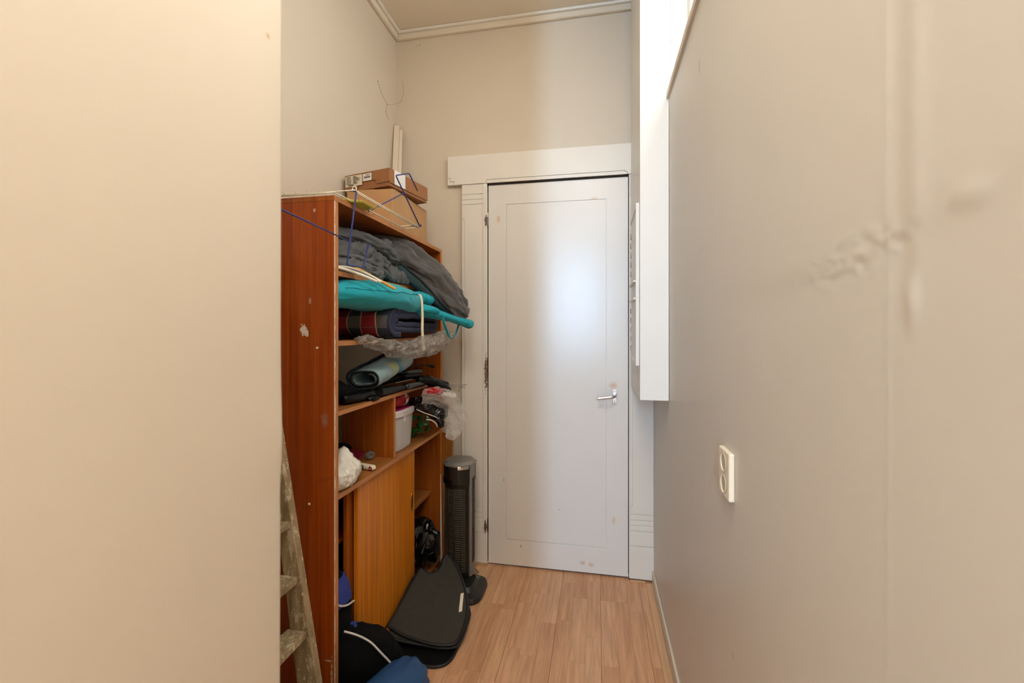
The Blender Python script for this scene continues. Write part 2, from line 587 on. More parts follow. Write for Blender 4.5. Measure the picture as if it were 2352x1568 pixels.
mat('maroon_foil', '7a1a34', 0.35, 0.2, (60, 60, 60))
mat('kraft_inside', '9c8462', 0.7, 0.1)
mat('grey_dust', '6b625a', 0.95, 0.2, (90, 90, 90))
mat('cobweb_grey', '8f836f', 0.95, 0.1)
mat('cream_print', 'e6dcbc', 0.5, 0.04)
mat('olive_ink', '4a4a2c', 0.6, 0.1)
mat('flower_red', '9c2030', 0.6, 0.1)
mat('lath_white', 'e2d2bd', 0.6, 0.05)
mat('pine_board', 'a8672a', 0.5, 0.15, (40, 40, 3))
mat('glass_pane', 'ffffff', 0.05, 0.0, alpha=0.08)
def obscured_glass():
    k = NT('obscured_glass')
    tr = k.n('ShaderNodeBsdfTransparent')
    tr.inputs[0].default_value = (0.74, 0.74, 0.73, 1)
    mx = k.n('ShaderNodeMixShader')
    mx.inputs[0].default_value = 0.06
    k.l(tr.outputs[0], mx.inputs[1]); k.l(k.b.outputs[0], mx.inputs[2])
    k.b.inputs['Roughness'].default_value = 0.1
    k.l(mx.outputs[0], k.t.nodes['Material Output'].inputs['Surface'])
    MATS['obscured_glass'] = k.m
obscured_glass()
mat('rust_brown', '4a2a16', 0.9, 0.3, (80, 80, 80))

# ------------------------------------------------------------------ the setting
XR, XL, YF, ZC = 0.285, -1.145, 2.385, 3.01
def struct(name, mb, m, **kw):
    return tag(mb.build(name, m, **kw), kind='structure')

fl = struct('floor', MB().box(-2.2, 1.8, -3.6, YF + 0.05, -0.06, -0.012), 'floor_base')
PW = 0.0645
pm = {}
def plank_mesh(L, w):
    key = (round(L, 3), round(w, 4))
    if key not in pm:
        b = MB().box(-w / 2, w / 2, 0, L, -0.012, 0.0)
        me = bpy.data.meshes.new('plank')
        me.from_pydata(b.v, [], b.f)
        me.materials.append(MATS['laminate_oak'])
        pm[key] = me
    return pm[key]
row = 0
x = XL
rl = random.Random(3)
while x < XR - 0.002:
    w = PW - (0.0012 if row % 3 == 2 else 0.0004)
    y = -0.45 + rl.choice((0.0, -0.12, -0.21, -0.3, -0.33, -0.06))
    while y < YF:
        L = rl.choice((0.30, 0.42, 0.42, 0.54))
        L2 = min(L, YF - y)
        if y + L2 > 0.55 and L2 > 0.01:
            p = bpy.data.objects.new('plank', plank_mesh(L2 - 0.0005, min(w, XR - x)))
            COL.objects.link(p)
            p.parent = fl
            p.location = Vector((x + w / 2, y, 0)) - fl.location
        y += L
    x += PW
    row += 1
struct('floor_hall', MB().box(-2.2, 1.8, -3.6, 0.65, -0.012, -0.0005), 'floor_strip')

struct('ceiling', MB().box(-1.3, XR + 0.12, -0.55, YF + 0.05, ZC, ZC + 0.08), 'ceiling_paint')
struct('ceiling_room', MB().box(-2.3, 1.9, -3.6, -0.55, ZC, ZC + 0.08), 'ceiling_paint')
# far wall with the door opening left free
wf = MB()
wf.box(XL - 0.1, -0.60, YF, YF + 0.12, 0, ZC)
wf.box(0.165, XR + 0.15, YF, YF + 0.12, 0, ZC)
wf.box(-0.60, 0.165, YF, YF + 0.12, 2.11, ZC)
wf.box(-0.60, 0.165, YF + 0.06, YF + 0.12, 0, 2.11)
struct('wall_far', wf, 'wall_paint')
struct('wall_left', MB().box(XL - 0.1, XL, 0.62, YF, 0, ZC), 'wall_paint')
# near left wall: a block with a rounded plaster corner
prof = [(XL - 0.1, 0.70), (XL - 0.1, -0.45), (-0.55, -0.45), (-0.55, 0.30)]
prof += [(-0.55, 0.30 + 0.375 * k / 12) for k in range(1, 12)]
cr = 0.014
for k in range(7):
    a = k / 6 * math.pi / 2
    prof.append((-0.55 - cr + cr * math.cos(a), 0.70 - cr + cr * math.sin(a)))
rings = []
for j in range(91):
    z = ZC * j / 90
    lean = -0.006 * (1 - z / 2.2) if z < 2.2 else 0
    bulge = 0.004 * math.exp(-((z - 1.10) / 0.10) ** 2) - 0.003 * math.exp(-((z - 1.02) / 0.04) ** 2)
    ring = []
    for px, py in prof:
        w = max(0.0, min(1.0, (py - 0.30) / 0.40)) if px > -0.7 else 0.0
        ring.append((px + lean * w * w * (3 - 2 * w) + bulge * w ** 8, py, z))
    rings.append(ring)
struct('wall_corner', MB().loft(rings), 'wall_left_paint', smooth=True)
# unseen wall added as light occluder, full height opening, and the room beyond it
struct('wall_behind_occluder', MB().box(-2.2, -0.33, -0.55, -0.45, 0, ZC), 'room_paint')
struct('wall_room_left', MB().box(-2.3, -2.2, -3.6, -0.45, 0, ZC), 'room_paint')
struct('wall_room_right', MB().box(1.8, 1.9, -3.6, -0.45, 0, ZC), 'room_paint')
struct('wall_room_front', MB().box(XR, 1.8, -0.55, -0.45, 0, ZC), 'room_paint')
wr = MB()
wr.box(-2.3, -0.47, -3.6, -3.45, 0, ZC); wr.box(-0.25, 1.9, -3.6, -3.45, 0, ZC)
wr.box(-0.47, -0.25, -3.6, -3.45, 0, 0.95); wr.box(-0.47, -0.25, -3.6, -3.45, 2.75, ZC)
struct('wall_rear', wr, 'room_paint')

# right wall: papered surface with seams, a crease and blisters in relief
def wall_h(y, z):
    h = 0.0
    for sy, amp in ((1.379, 0.0006), (0.503, 0.0003)):
        h += amp * math.exp(-((y - sy) / 0.004) ** 2)
    h += 0.0009 * math.exp(-((y - 0.462) / 0.014) ** 2) * (1 / (1 + math.exp(-(z - 1.36) / 0.02)))
    h -= 0.0006 * math.exp(-((y - 0.486) / 0.014) ** 2) * (1 / (1 + math.exp(-(z - 1.33) / 0.02)))
    # diagonal crease rising towards the viewer
    zc = 1.372 + 0.030 * max(0, (0.62 - y)) / 0.2 if y < 0.62 else 1.372
    d = z - zc
    wgt = max(0.0, min(1.0, (1.25 - y) / 0.5))
    h += 0.0016 * wgt * (1 / (1 + math.exp(-d / 0.008)))
    wr_ = noise.noise(Vector((0, y * 60, z * 90))) * math.exp(-(d / 0.020) ** 2) * math.exp(-((y - 0.56) / 0.10) ** 2)
    h += 0.0016 * wr_
    h += 0.0012 * math.exp(-((y - 0.40) / 0.018) ** 2 - ((z - 1.405) / 0.010) ** 2)
    h += 0.0020 * math.exp(-((y - 0.469) / 0.010) ** 2 - ((z - 1.325) / 0.020) ** 2)
    h += 0.0016 * math.exp(-((y - 1.10) / 0.05) ** 2 - ((z - 1.62) / 0.16) ** 2)
    h += 0.0012 * noise.noise(Vector((3, y * 2.2, z * 1.6)))
    return h
ys = [-0.55 + 0.9 * i / 40 for i in range(40)] + [0.35 + 0.35 * i / 110 for i in range(110)] + [0.70 + 1.70 * i / 120 for i in range(121)]
zs = [1.20 * i / 40 for i in range(40)] + [1.20 + 0.35 * i / 90 for i in range(90)] + [1.55 + 0.685 * i / 40 for i in range(41)]
rw = MB()
for z in zs:
    for y in ys:
        rw.v.append((XR - wall_h(y, z), y, z))
ny = len(ys)
for j in range(len(zs) - 1):
    for i in range(ny - 1):
        a = j * ny + i
        rw.f.append((a, a + ny, a + ny + 1, a + 1))
b0 = len(rw.v)
# closed back of the slab
rw.v += [(XR + 0.12, ys[0], 0), (XR + 0.12, ys[-1], 0), (XR + 0.12, ys[-1], zs[-1]), (XR + 0.12, ys[0], zs[-1])]
rw.f += [(b0, b0 + 1, b0 + 2, b0 + 3)]
top = [(len(zs) - 1) * ny + i for i in range(ny)]
rw.f.append(tuple(top) + (b0 + 2, b0 + 3))
struct('wall_right', rw, mat('wall_right_paint', 'd4ccbf', 0.42, 0.02, (2, 2, 2), bump=0.08, bscale=260, bdist=0.0015, spots=(
    ((0.285, 1.02, 0.60), (0.05, 0.008, 0.010), '8b7f74', 0.4, 0.7, 0.6, 90),
    ((0.285, 0.86, 0.42), (0.05, 0.006, 0.008), '9a7f68', 0.5, 0.7, 0.6, 90),
    ((0.285, 1.33, 2.05), (0.05, 0.01, 0.03), '9c9184', 0.5, 0.7, 0.6, 60))), smooth=True, fix=False)
ru = MB()
ru.box(XR, XR + 0.12, -0.55, 0.16, 2.235, ZC)
ru.box(XR, XR + 0.12, 1.93, YF, 2.235, ZC)
ru.box(XR, XR + 0.12, 0.16, 1.93, 2.96, ZC)
struct('wall_right_upper', ru, 'wall_paint')

# transom window above the right wall: post, sill board, pane
w1 = tag(empty('window_1', (XR + 0.03, 1.0, 2.235)), kind='structure')
MB().box(XR + 0.075, XR + 0.119, 1.845, 1.885, 2.262, 2.96).build('frame_post', 'box_paint', w1, bevel=0.002)
MB().box(XR + 0.001, XR + 0.119, 1.886, 1.929, 2.262, 2.96).build('reveal_lining', 'box_paint', w1, bevel=0.001)
MB().box(XR + 0.006, XR + 0.016, 1.8775, 1.886, 2.262, 2.96).build('reveal_bead', 'box_paint', w1, bevel=0.001)
MB().box(XR + 0.075, XR + 0.119, 0.162, 0.20, 2.262, 2.96).build('frame_post', 'box_paint', w1, bevel=0.002)
MB().box(XR + 0.075, XR + 0.119, 0.20, 1.845, 2.92, 2.96).build('frame_head', 'box_paint', w1, bevel=0.002)
MB().box(XR - 0.010, XR + 0.119, 0.162, 1.875, 2.236, 2.262).build('sill_board', 'wall_paint', w1, bevel=0.002)
MB().box(XR + 0.094, XR + 0.098, 0.20, 1.845, 2.262, 2.92).build('pane', 'obscured_glass', w1)
w2 = tag(empty('window_2', (-0.36, -3.5, 0.95)), kind='structure')
MB().box(-0.47, -0.44, -3.56, -3.48, 0.95, 2.75).build('frame_post', 'box_paint', w2)
MB().box(-0.28, -0.25, -3.56, -3.48, 0.95, 2.75).build('frame_post', 'box_paint', w2)
MB().box(-0.44, -0.28, -3.56, -3.48, 2.71, 2.75).build('frame_head', 'box_paint', w2)
MB().box(-0.44, -0.28, -3.56, -3.48, 0.95, 0.99).build('sill_board', 'box_paint', w2)
MB().box(-0.44, -0.28, -3.525, -3.52, 0.99, 2.71).build('pane', 'glass_pane', w2)

# ceiling moulding
cm = MB()
def cornice(a, b, inward, h0):
    pass
cm.box(XL, XR, YF - 0.022, YF, ZC - 0.042, ZC)
t1 = struct('trim_1', cm, 'ceiling_paint', bevel=0.006)
MB().box(XL + 0.022, XR, YF - 0.040, YF - 0.022, ZC - 0.014, ZC).build('bead', 'trim_paint', t1, bevel=0.004)
cm = MB(); cm.box(XL, XL + 0.022, 0.70, YF - 0.022, ZC - 0.042, ZC)
t2 = struct('trim_2', cm, 'ceiling_paint', bevel=0.006)
MB().box(XL + 0.022, XL + 0.040, 0.70, YF - 0.040, ZC - 0.014, ZC).build('bead', 'trim_paint', t2, bevel=0.004)

# right skirting and floor strip
struct('baseboard_right', MB().box(XR - 0.010, XR, -0.45, 2.35, 0, 0.066), 'wall_paint', bevel=0.003)
struct('trim_3', MB().box(XR - 0.042, XR - 0.010, -0.45, 2.335, 0, 0.010), 'floor_strip', bevel=0.003)

# ------------------------------------------------------------------ door and its surround
YD = 2.37
d1 = tag(empty('door_1', (-0.217, YD + 0.02, 0)), kind='structure')
DX0, DX1, DZ0, DZ1 = -0.5915, 0.1575, 0.012, 2.0985
MB().box(DX0, DX1, YD + 0.004, YD + 0.040, DZ0, DZ1).build('door_leaf', 'door_paint', d1)
GX0, GX1, GZ0, GZ1 = -0.489, 0.046, 0.151, 1.988
g = 0.0011
fr = MB()
def ring_frame(mb, ox0, ox1, oz0, oz1, ix0, ix1, iz0, iz1, y0, y1):
    o = [(ox0, oz0), (ox1, oz0), (ox1, oz1), (ox0, oz1)]
    i = [(ix0, iz0), (ix1, iz0), (ix1, iz1), (ix0, iz1)]
    vs_ = [(p[0], y, p[1]) for y in (y0, y1) for p in o + i]
    fs_ = []
    for k in range(4):
        n = (k + 1) % 4
        fs_ += [(k, n, 4 + n, 4 + k), (8 + k, 12 + k, 12 + n, 8 + n), (k, 8 + k, 8 + n, n), (4 + k, 4 + n, 12 + n, 12 + k)]
    return mb.add(vs_, fs_)
ring_frame(fr, DX0, DX1, DZ0, DZ1, GX0 - g, GX1 + g, GZ0 - g, GZ1 + g, YD, YD + 0.004)
fr.build('door_frame_face', 'door_paint', d1, bevel=0.0006, seg=1)
MB().box(GX0 + g, GX1 - g, YD + 0.0002, YD + 0.004, GZ0 + g, GZ1 - g).build('door_panel', 'door_paint', d1, bevel=0.0006, seg=1)
# dark sheet standing for the shade in the gap behind the leaf edges
MB().box(-0.60, 0.165, YD + 0.044, YD + 0.05, 0, 2.108).build('door_gap_shade', 'gap_shade', d1)
# lever handle
hp = MB().box(0.079, 0.100, YD - 0.004, YD, 0.917, 0.986).build('handle', 'chrome', d1, bevel=0.0015)
def ringy(c, r, y0, y1, n=20):
    return [[(c[0] + rr * math.cos(2 * math.pi * k / n), y, c[1] + rr * math.sin(2 * math.pi * k / n)) for k in range(n)] for rr, y in ((r, y0), (r, y1))]
MB().loft(ringy((0.0893, 0.956), 0.009, YD - 0.018, YD - 0.003)).build('neck', 'chrome', hp, smooth=False, bevel=0.001)
lv = []
for i, (lx, ly, lz) in enumerate(catmull([(0.0893, YD - 0.012, 0.956), (0.0893, YD - 0.036, 0.956), (0.080, YD - 0.050, 0.9555), (0.055, YD - 0.052, 0.952), (0.025, YD - 0.052, 0.948), (-0.002, YD - 0.052, 0.9445)], 24)):
    lv.append((lx, ly, lz))
MB().tube(lv, 0.0085, 14).build('lever', 'chrome', hp, smooth=True)
MB().loft(ringy((-0.0022, 0.9445), 0.0, 0, 0)) if False else None
for zz in (0.977, 0.926):
    MB().loft(ringy((0.0893, zz), 0.0035, YD - 0.0055, YD - 0.004, 12)).build('screw', 'grey_metal', hp)
for zz, hh in ((1.911, 0.035), (1.10, 0.04), (0.22, 0.035)):
    MB().tube([(-0.5965, YD - 0.003, zz - hh), (-0.5965, YD - 0.003, zz + hh)], 0.0045, 10).build('hinge', 'rust_brown' if zz < 1.5 else 'trim_paint', d1)
MB().box(0.1585, 0.1615, YD - 0.001, YD + 0.004, 0.925, 0.958).build('latch', 'rust_brown', d1)

YC = 2.360
def casing(name, x0, x1, left):
    t = tag(empty(name, ((x0 + x1) / 2, YF, 0)), kind='structure')
    MB().box(x0, x1, YC + 0.004, YF, 0.010, 2.107).build('backing_board', 'trim_paint', t)
    zl = [2.107, 2.052, 2.023, 1.996, 0.345, 0.316, 0.289, 0.259, 0.176 if left else 0.181, 0.012]
    for i in range(len(zl) - 1):
        z1, z0 = zl[i], zl[i + 1]
        pf = 0.0 if z0 > 0.02 else 0.004
        if z1 == 1.996:
            # stepped bead along the outer or door-side edge
            xs_, xe = (x0, x0 + 0.0145) if left else (x0, x0 + 0.012)
            MB().box(xs_, xe - 0.0008, YC, YC + 0.004, 0.39, 1.911).build('edge_bead', 'trim_paint', t, bevel=0.0008, seg=1)
            pl = [(xe + 0.0008, z0 + 0.001), (x1, z0 + 0.001), (x1, z1 - 0.001), (x0, z1 - 0.001), (x0, 1.920), (x0 + 0.007, 1.920), (x0 + 0.007, 1.913), (xe + 0.0008, 1.913),
                  (xe + 0.0008, 0.388), (x0 + 0.007, 0.388), (x0 + 0.007, 0.381), (x0, 0.381), (x0, z0 + 0.001)]
            pl = [(x0, z0 + 0.001), (x1, z0 + 0.001), (x1, z1 - 0.001), (x0, z1 - 0.001), (x0, 1.920), (x0 + 0.007, 1.920), (x0 + 0.007, 1.913), (xe + 0.0008, 1.913),
                  (xe + 0.0008, 0.388), (x0 + 0.007, 0.388), (x0 + 0.007, 0.381), (x0, 0.381)]
            MB().prism([(px, YC, pz) for px, pz in pl], (0, 0.004, 0)).build('casing_board', 'trim_paint', t, bevel=0.0008, seg=1)
        else:
            MB().box(x0 - pf, x1, YC - pf, YC + 0.004, z0 + 0.001, z1 - 0.001).build('plinth_block' if pf else 'casing_band', 'trim_paint', t, bevel=0.0008, seg=1)
    return t
tL = casing('trim_4', -0.742, -0.612, True)
MB().box(-0.622, -0.597, YC - 0.003, YC + 0.02, 0.012, 2.107).build('inner_bead', 'trim_paint', tL, bevel=0.003)
tR = casing('trim_5', 0.168, XR - 0.0005, False)
MB().box(0.161, 0.168, YC - 0.001, YC + 0.02, 0.012, 2.107).build('inner_bead', 'trim_paint', tR, bevel=0.002)
tT = tag(empty('trim_6', (-0.27, YF, 2.107)), kind='structure')
lint = [(-0.824, 2.148), (-0.808, 2.148), (-0.808, 2.128), (-0.786, 2.128), (-0.786, 2.108), (-0.600, 2.108), (-0.600, 2.1275), (0.139, 2.1275), (0.146, 2.121), (0.153, 2.121), (0.153, 2.108), (XR - 0.001, 2.108), (XR - 0.001, 2.268), (-0.824, 2.268)]
MB().prism([(px, YC - 0.004, pz) for px, pz in lint], (0, 0.024, 0)).build('lintel_board', 'trim_paint', tT, bevel=0.001, seg=1)
st = [(-0.824, 2.108), (-0.788, 2.108), (-0.788, 2.1265), (-0.8095, 2.1265), (-0.8095, 2.1465), (-0.824, 2.1465)]
MB().prism([(px, YC - 0.003, pz) for px, pz in st], (0, 0.022, 0)).build('corner_block', 'trim_paint', tT, bevel=0.0008, seg=1)
st = [(-0.5985, 2.108), (0.1515, 2.108), (0.1515, 2.1195), (0.145, 2.1195), (0.138, 2.126), (-0.5985, 2.126)]
MB().prism([(px, YC - 0.003, pz) for px, pz in st], (0, 0.022, 0)).build('drip_band', 'trim_paint', tT, bevel=0.0008, seg=1)
MB().box(-0.597, 0.161, YC + 0.004, YF, 2.098, 2.108).build('head_stop', 'gap_shade', tT)  # coloured dark to stand for the shade above the leaf
MB().box(0.1600, 0.1645, YC + 0.006, YF, 0.0, 2.10).build('side_stop', 'gap_shade', tR)  # coloured dark to stand for the shade beside the leaf
MB().box(0.166, XR - 0.045, YC - 0.014, YC - 0.004, 0.0, 0.009).build('toe_strip', 'floor_strip', tR)
MB().box(-0.745, -0.60, YC - 0.012, YC - 0.004, 0.0, 0.012).build('toe_strip', 'floor_strip', tL)

# ------------------------------------------------------------------ boxed-in pipe casing with a meter hatch at the far right
mc = tag(empty('meter_cupboard', (0.228, 2.1, 1.01)), 'white boxed-in column with a slotted hatch on the right wall beside the door', 'cupboard')
MB().box(0.171, XR - 0.001, 1.868, YC - 0.006, 1.012, 2.212).build('lower_casing', 'box_paint', mc, bevel=0.002)
MB().box(0.1715, XR + 0.005, 1.876, YC - 0.006, 2.2125, ZC - 0.001).build('upper_casing', 'box_paint', mc, bevel=0.002)
ring_m = MB()
hatch = MB().box(0.163, 0.171, 1.905, 2.24, 1.15, 1.83).build('hatch', 'box_paint', mc, bevel=0.001)
MB().box(0.158, 0.163, 1.905, 2.24, 1.15, 1.168).build('hatch_rail', 'box_paint', hatch)
MB().box(0.158, 0.163, 1.905, 2.24, 1.812, 1.83).build('hatch_rail', 'box_paint', hatch)
MB().box(0.158, 0.163, 1.905, 1.922, 1.168, 1.812).build('hatch_stile', 'box_paint', hatch)
for zz in (1.43, 1.505):
    MB().box(0.152, 0.163, 1.955, 2.20, zz, zz + 0.008).build('latch_bar', 'box_paint', hatch)
for i in range(13):
    zz = 1.20 + i * 0.045
    if 1.40 < zz < 1.53:
        continue
    MB().box(0.159, 0.1632, 2.19, 2.235, zz, zz + 0.022).build('slot', 'slot_grey', hatch)

# ------------------------------------------------------------------ wall socket
so = tag(empty('wall_socket', (0.279, 1.04, 0.933)), 'cream double wall socket low on the right wall', 'socket')
MB().box(0.2725, XR - 0.0005, 1.000, 1.078, 0.935, 1.037).build('socket_plate', 'cream_plastic', so, bevel=0.003)
for zz in (1.010, 0.963):
    n = 28
    rg = []
    for rr, xx in ((0.0215, 0.2715), (0.0195, 0.2700), (0.0185, 0.2715), (0.0175, 0.2735)):
        rg.append([(xx, 1.039 + rr * math.cos(2 * math.pi * k / n), zz + rr * math.sin(2 * math.pi * k / n)) for k in range(n)])
    MB().loft(rg, caps=False).build('socket_ring', 'cream_plastic', so, smooth=True)
    rg = [[(0.2724, 1.039 + 0.0176 * math.cos(2 * math.pi * k / n), zz + 0.0176 * math.sin(2 * math.pi * k / n)) for k in range(n)]]
    MB().add(rg[0], [tuple(range(n))]).build('socket_well', mat('socket_shade', 'c9bda4', 0.5, 0.02) if 'socket_shade' not in MATS else 'socket_shade', so)

# ------------------------------------------------------------------ bookcase
XFR, XBK, Y0, Y1, ZT = -0.84, -1.115, 1.298, 2.308, 1.738
bc = tag(empty('bookcase', (-0.98, 1.80, 0)), 'tall brown veneered bookcase with open shelves and sliding doors against the left wall', 'bookcase')
sp = MB().box(XBK, XFR - 0.001, Y0, Y0 + 0.022, 0, ZT - 0.017).build('side_panel', 'bookcase_side_wood', bc)
MB().box(XFR - 0.001, XFR, Y0, Y0 + 0.022, 0, ZT - 0.017).build('edge_band', 'worn_edge', sp)
MB().box(XBK, XFR - 0.001, Y1 - 0.022, Y1, 0, ZT - 0.017).build('side_panel', 'bookcase_wood', bc)
MB().box(XFR - 0.001, XFR, Y1 - 0.022, Y1, 0, ZT - 0.017).build('edge_band', 'bookcase_front_wood', bc)
tb = MB().box(XBK, XFR - 0.001, Y0, Y1, ZT - 0.016, ZT).build('top_board', 'bookcase_wood', bc)
MB().box(XFR - 0.001, XFR, Y0, Y1, ZT - 0.016, ZT).build('edge_band', 'edge_band', tb)
def shelf(z0, z1, ya, yb, xf=XFR - 0.003, name='shelf'):
    s = MB().box(XBK + 0.004, xf - 0.001, ya, yb, z0, z1).build(name, 'bookcase_shelf_wood', bc)
    MB().box(xf - 0.001, xf, ya, yb, z0, z1).build('edge_band', 'edge_band', s)
    return s
YA, YB = Y0 + 0.0225, Y1 - 0.0225
shelf(1.479, 1.496, YA, YB)
shelf(1.246, 1.262, YA, YB)
shelf(1.014, 1.029, YA, YB)
shelf(0.737, 0.754, YA, YB, XFR - 0.001)
shelf(0.050, 0.068, YA, YB, XFR - 0.001, 'bottom_board')
dv = MB().box(-1.092, -0.852, 1.747, 1.763, 0.7545, 1.0135).build('divider', 'bookcase_wood', bc)
MB().box(-0.852, -0.851, 1.747, 1.763, 0.7545, 1.0135).build('edge_band', 'edge_band', dv)
fd = MB().box(-0.876, -0.860, 1.474, 1.984, 0.074, 0.734).build('sliding_door', 'bookcase_front_wood', bc, bevel=0.001)
n = 24
rg = []
for k_, xx in ((1.0, -0.8598), (1.0, -0.8575), (0.80, -0.8575), (0.74, -0.8594)):
    rg.append([(xx, 1.953 + 0.0125 * k_ * math.cos(2 * math.pi * k / n), 0.487 + (0.030 + 0.0125 * k_) * math.sin(2 * math.pi * k / n) * 1.0) for k in range(n)])
MB().loft(rg, caps=False).build('finger_pull', 'brass', fd, smooth=True)
MB().add([(-0.8592, y, z) for (_, y, z) in rg[3]], [tuple(range(n))]).build('pull_recess', 'bookcase_inner_wood', fd)
MB().box(-0.902, -0.886, 1.448, 1.93, 0.074, 0.734).build('sliding_door', 'bookcase_wood', bc, bevel=0.001)
for xx in (-0.857, -0.8815, -0.906):
    MB().box(xx - 0.002, xx + 0.002, YA, YB, 0.068, 0.073).build('door_track', 'bookcase_inner_wood', bc)
MB().box(-1.105, -0.915, 1.71, 1.726, 0.0685, 0.7365).build('partition', 'bookcase_inner_wood', bc)
MB().box(-1.105, -0.925, YA, 1.7095, 0.520, 0.536).build('inner_shelf', 'bookcase_wood', bc)
MB().box(-1.105, -0.895, 1.7265, YB, 0.402, 0.418).build('inner_shelf', 'bookcase_shelf_wood', bc)
MB().box(XBK - 0.004, XBK + 0.003, Y0 + 0.002, Y1 - 0.002, 0.03, 0.745).build('back_panel', 'dark_back_board', bc)
for (xx, zz) in ((-0.903, 1.240), (-0.932, 0.726)):
    n = 14
    rg = [[(xx + r * math.cos(2 * math.pi * k / n), yy, zz + r * math.sin(2 * math.pi * k / n)) for k in range(n)] for r, yy in ((0.0045, Y0 + 0.0005), (0.0042, Y0 - 0.001), (0.0022, Y0 - 0.0022))]
    MB().loft(rg).build('screw_cap', 'cream_plastic', sp, smooth=True)

# ------------------------------------------------------------------ ladder leaning between wall corner and bookcase
ld = tag(empty('step_ladder', (-0.85, 1.03, 0)), 'old paint-spattered wooden ladder leaning between the wall corner and the bookcase', 'ladder')
lean = -0.177
def lx(z): return -0.807 + lean * z
for ya, yb in ((1.212, 1.240), (0.830, 0.858)):
    pts = [(lx(0.0) - 0.075, ya, 0.0), (lx(0.0), ya, 0.0), (lx(1.76), ya, 1.76), (lx(1.76) - 0.03, ya, 1.765), (lx(1.72) - 0.030, ya, 1.60)]
    pts = [(-0.884, ya, 0.0), (-0.807, ya, 0.0), (lx(1.80), ya, 1.80), (lx(1.80) - 0.012, ya, 1.80), (-0.884 - 0.144 * 1.70, ya, 1.70)]
    MB().prism(pts, (0, yb - ya, 0)).build('rail', 'painted_ladder', ld, bevel=0.003)
for i, z in enumerate((0.205, 0.372, 0.538, 0.705, 0.872, 1.04, 1.21, 1.38, 1.55)):
    MB().box(lx(z) - 0.072, lx(z) - 0.006, 0.8585, 1.2115, z - 0.022, z).build('tread', 'painted_ladder', ld, bevel=0.003)

# ------------------------------------------------------------------ things on top of the bookcase
tan = tag(empty('cardboard_box', (-0.98, 1.97, ZT)), 'plain tan cardboard box on top of the bookcase under the brown shoe box', 'box')
MB().box(-1.088, -0.872, 1.775, 2.168, ZT + 0.001, 1.912).build('box_body', 'cardboard_tan', tan, bevel=0.002)
fl_ = MB(); fl_.prism([(-0.872, 1.80, 1.9125), (-0.872, 2.165, 1.9125), (-0.95, 2.155, 1.920), (-0.95, 1.81, 1.920)], (0, 0, 0.003)); fl_.build('flap', 'cardboard_tan', tan)
MB().box(-1.08, -0.96, 1.781, 2.162, 1.9125, 1.9155).build('flap', 'cardboard_tan', tan)

sbx = empty('shoe_box', (-0.98, 1.93, 1.925))
tag(sbx, 'brown shoe box with white stickers on its end, stacked on the tan cardboard box', 'box')
Rb = Matrix.Rotation(math.radians(-11), 4, 'Z') @ Matrix.Rotation(math.radians(-1.2), 4, 'Y')
cxy = Vector((-0.978, 1.948, 0))
def sb(px, py, pz):
    v = Rb @ Vector((px, py, pz))
    return Vector((cxy.x + v.x, cxy.y + v.y, 1.926 + v.z))
def sbox(mb, x0, x1, y0, y1, z0, z1):
    return mb.add([sb(x, y, z) for z in (z0, z1) for y in (y0, y1) for x in (x0, x1)], [(0, 2, 3, 1), (4, 5, 7, 6), (0, 1, 5, 4), (2, 6, 7, 3), (0, 4, 6, 2), (1, 3, 7, 5)])
hx, hy = 0.123, 0.150
sbox(MB(), -hx + 0.004, hx - 0.004, -hy + 0.004, hy - 0.004, 0, 0.070).build('box_body', 'cardboard_brown', sbx)
lid = MB()
sbox(lid, -hx, hx, -hy, hy, 0.072, 0.076)
lid = lid.build('lid', 'cardboard_brown', sbx, bevel=0.001)
nt = [(-hx, 0.012), (-hx + 0.075, 0.012)]
for k in range(6):
    a = k / 5 * math.pi / 2
    nt.append((-hx + 0.075 + 0.012 * (1 - math.cos(a)), 0.024 + 0.012 * math.sin(a)) if k else (-hx + 0.075, 0.022))
for k in range(6):
    a = k / 5 * math.pi / 2
    nt.append((hx - 0.085 + 0.012 * math.sin(a), 0.024 + 0.012 * math.cos(a)))
nt += [(hx - 0.070, 0.016), (hx, 0.018), (hx, 0.072), (-hx, 0.072)]
MB().prism([sb(px, -hy, pz) for px, pz in nt], sb(0, 0.0022, 0) - sb(0, 0, 0)).build('lid_end', 'cardboard_brown', lid)
sbox(MB(), hx - 0.0022, hx, -hy + 0.0022, hy, 0.012, 0.072).build('lid_side', 'cardboard_brown', lid)
sbox(MB(), -hx, -hx + 0.0022, -hy + 0.0022, hy, 0.012, 0.072).build('lid_side', 'cardboard_brown', lid)
l1 = sbox(MB(), -hx + 0.004, -hx + 0.098, -hy - 0.0008, -hy - 0.0002, 0.022, 0.070).build('sticker', 'label_cream', lid)
l2 = sbox(MB(), -hx + 0.103, -hx + 0.150, -hy - 0.0008, -hy - 0.0002, 0.036, 0.068).build('sticker', 'paper_white', lid)
pr = MB()
rr_ = random.Random(5)
for col0, col1, n_ in ((0.010, 0.042, 6), (0.048, 0.090, 8)):
    for i in range(n_):
        z = 0.064 - i * (0.036 / n_)
        L = (col1 - col0) * rr_.uniform(0.35, 0.95)
        sbox(pr, -hx + col0, -hx + col0 + L, -hy - 0.0012, -hy - 0.0009, z - 0.0012, z + (0.0012 if i else 0.002))
for i in range(14):
    sbox(pr, -hx + 0.020 + i * 0.0022, -hx + 0.0211 + i * 0.0022 + (i % 3) * 0.0003, -hy - 0.0012, -hy - 0.0009, 0.0245, 0.0305)
tag(pr.build('print', 'ink', lid), kind='stuff')
pr = MB()
for i in range(13):
    sbox(pr, -hx + 0.110 + i * 0.0026, -hx + 0.1112 + i * 0.0026 + (i % 3) * 0.0004, -hy - 0.0012, -hy - 0.0009, 0.048, 0.056)
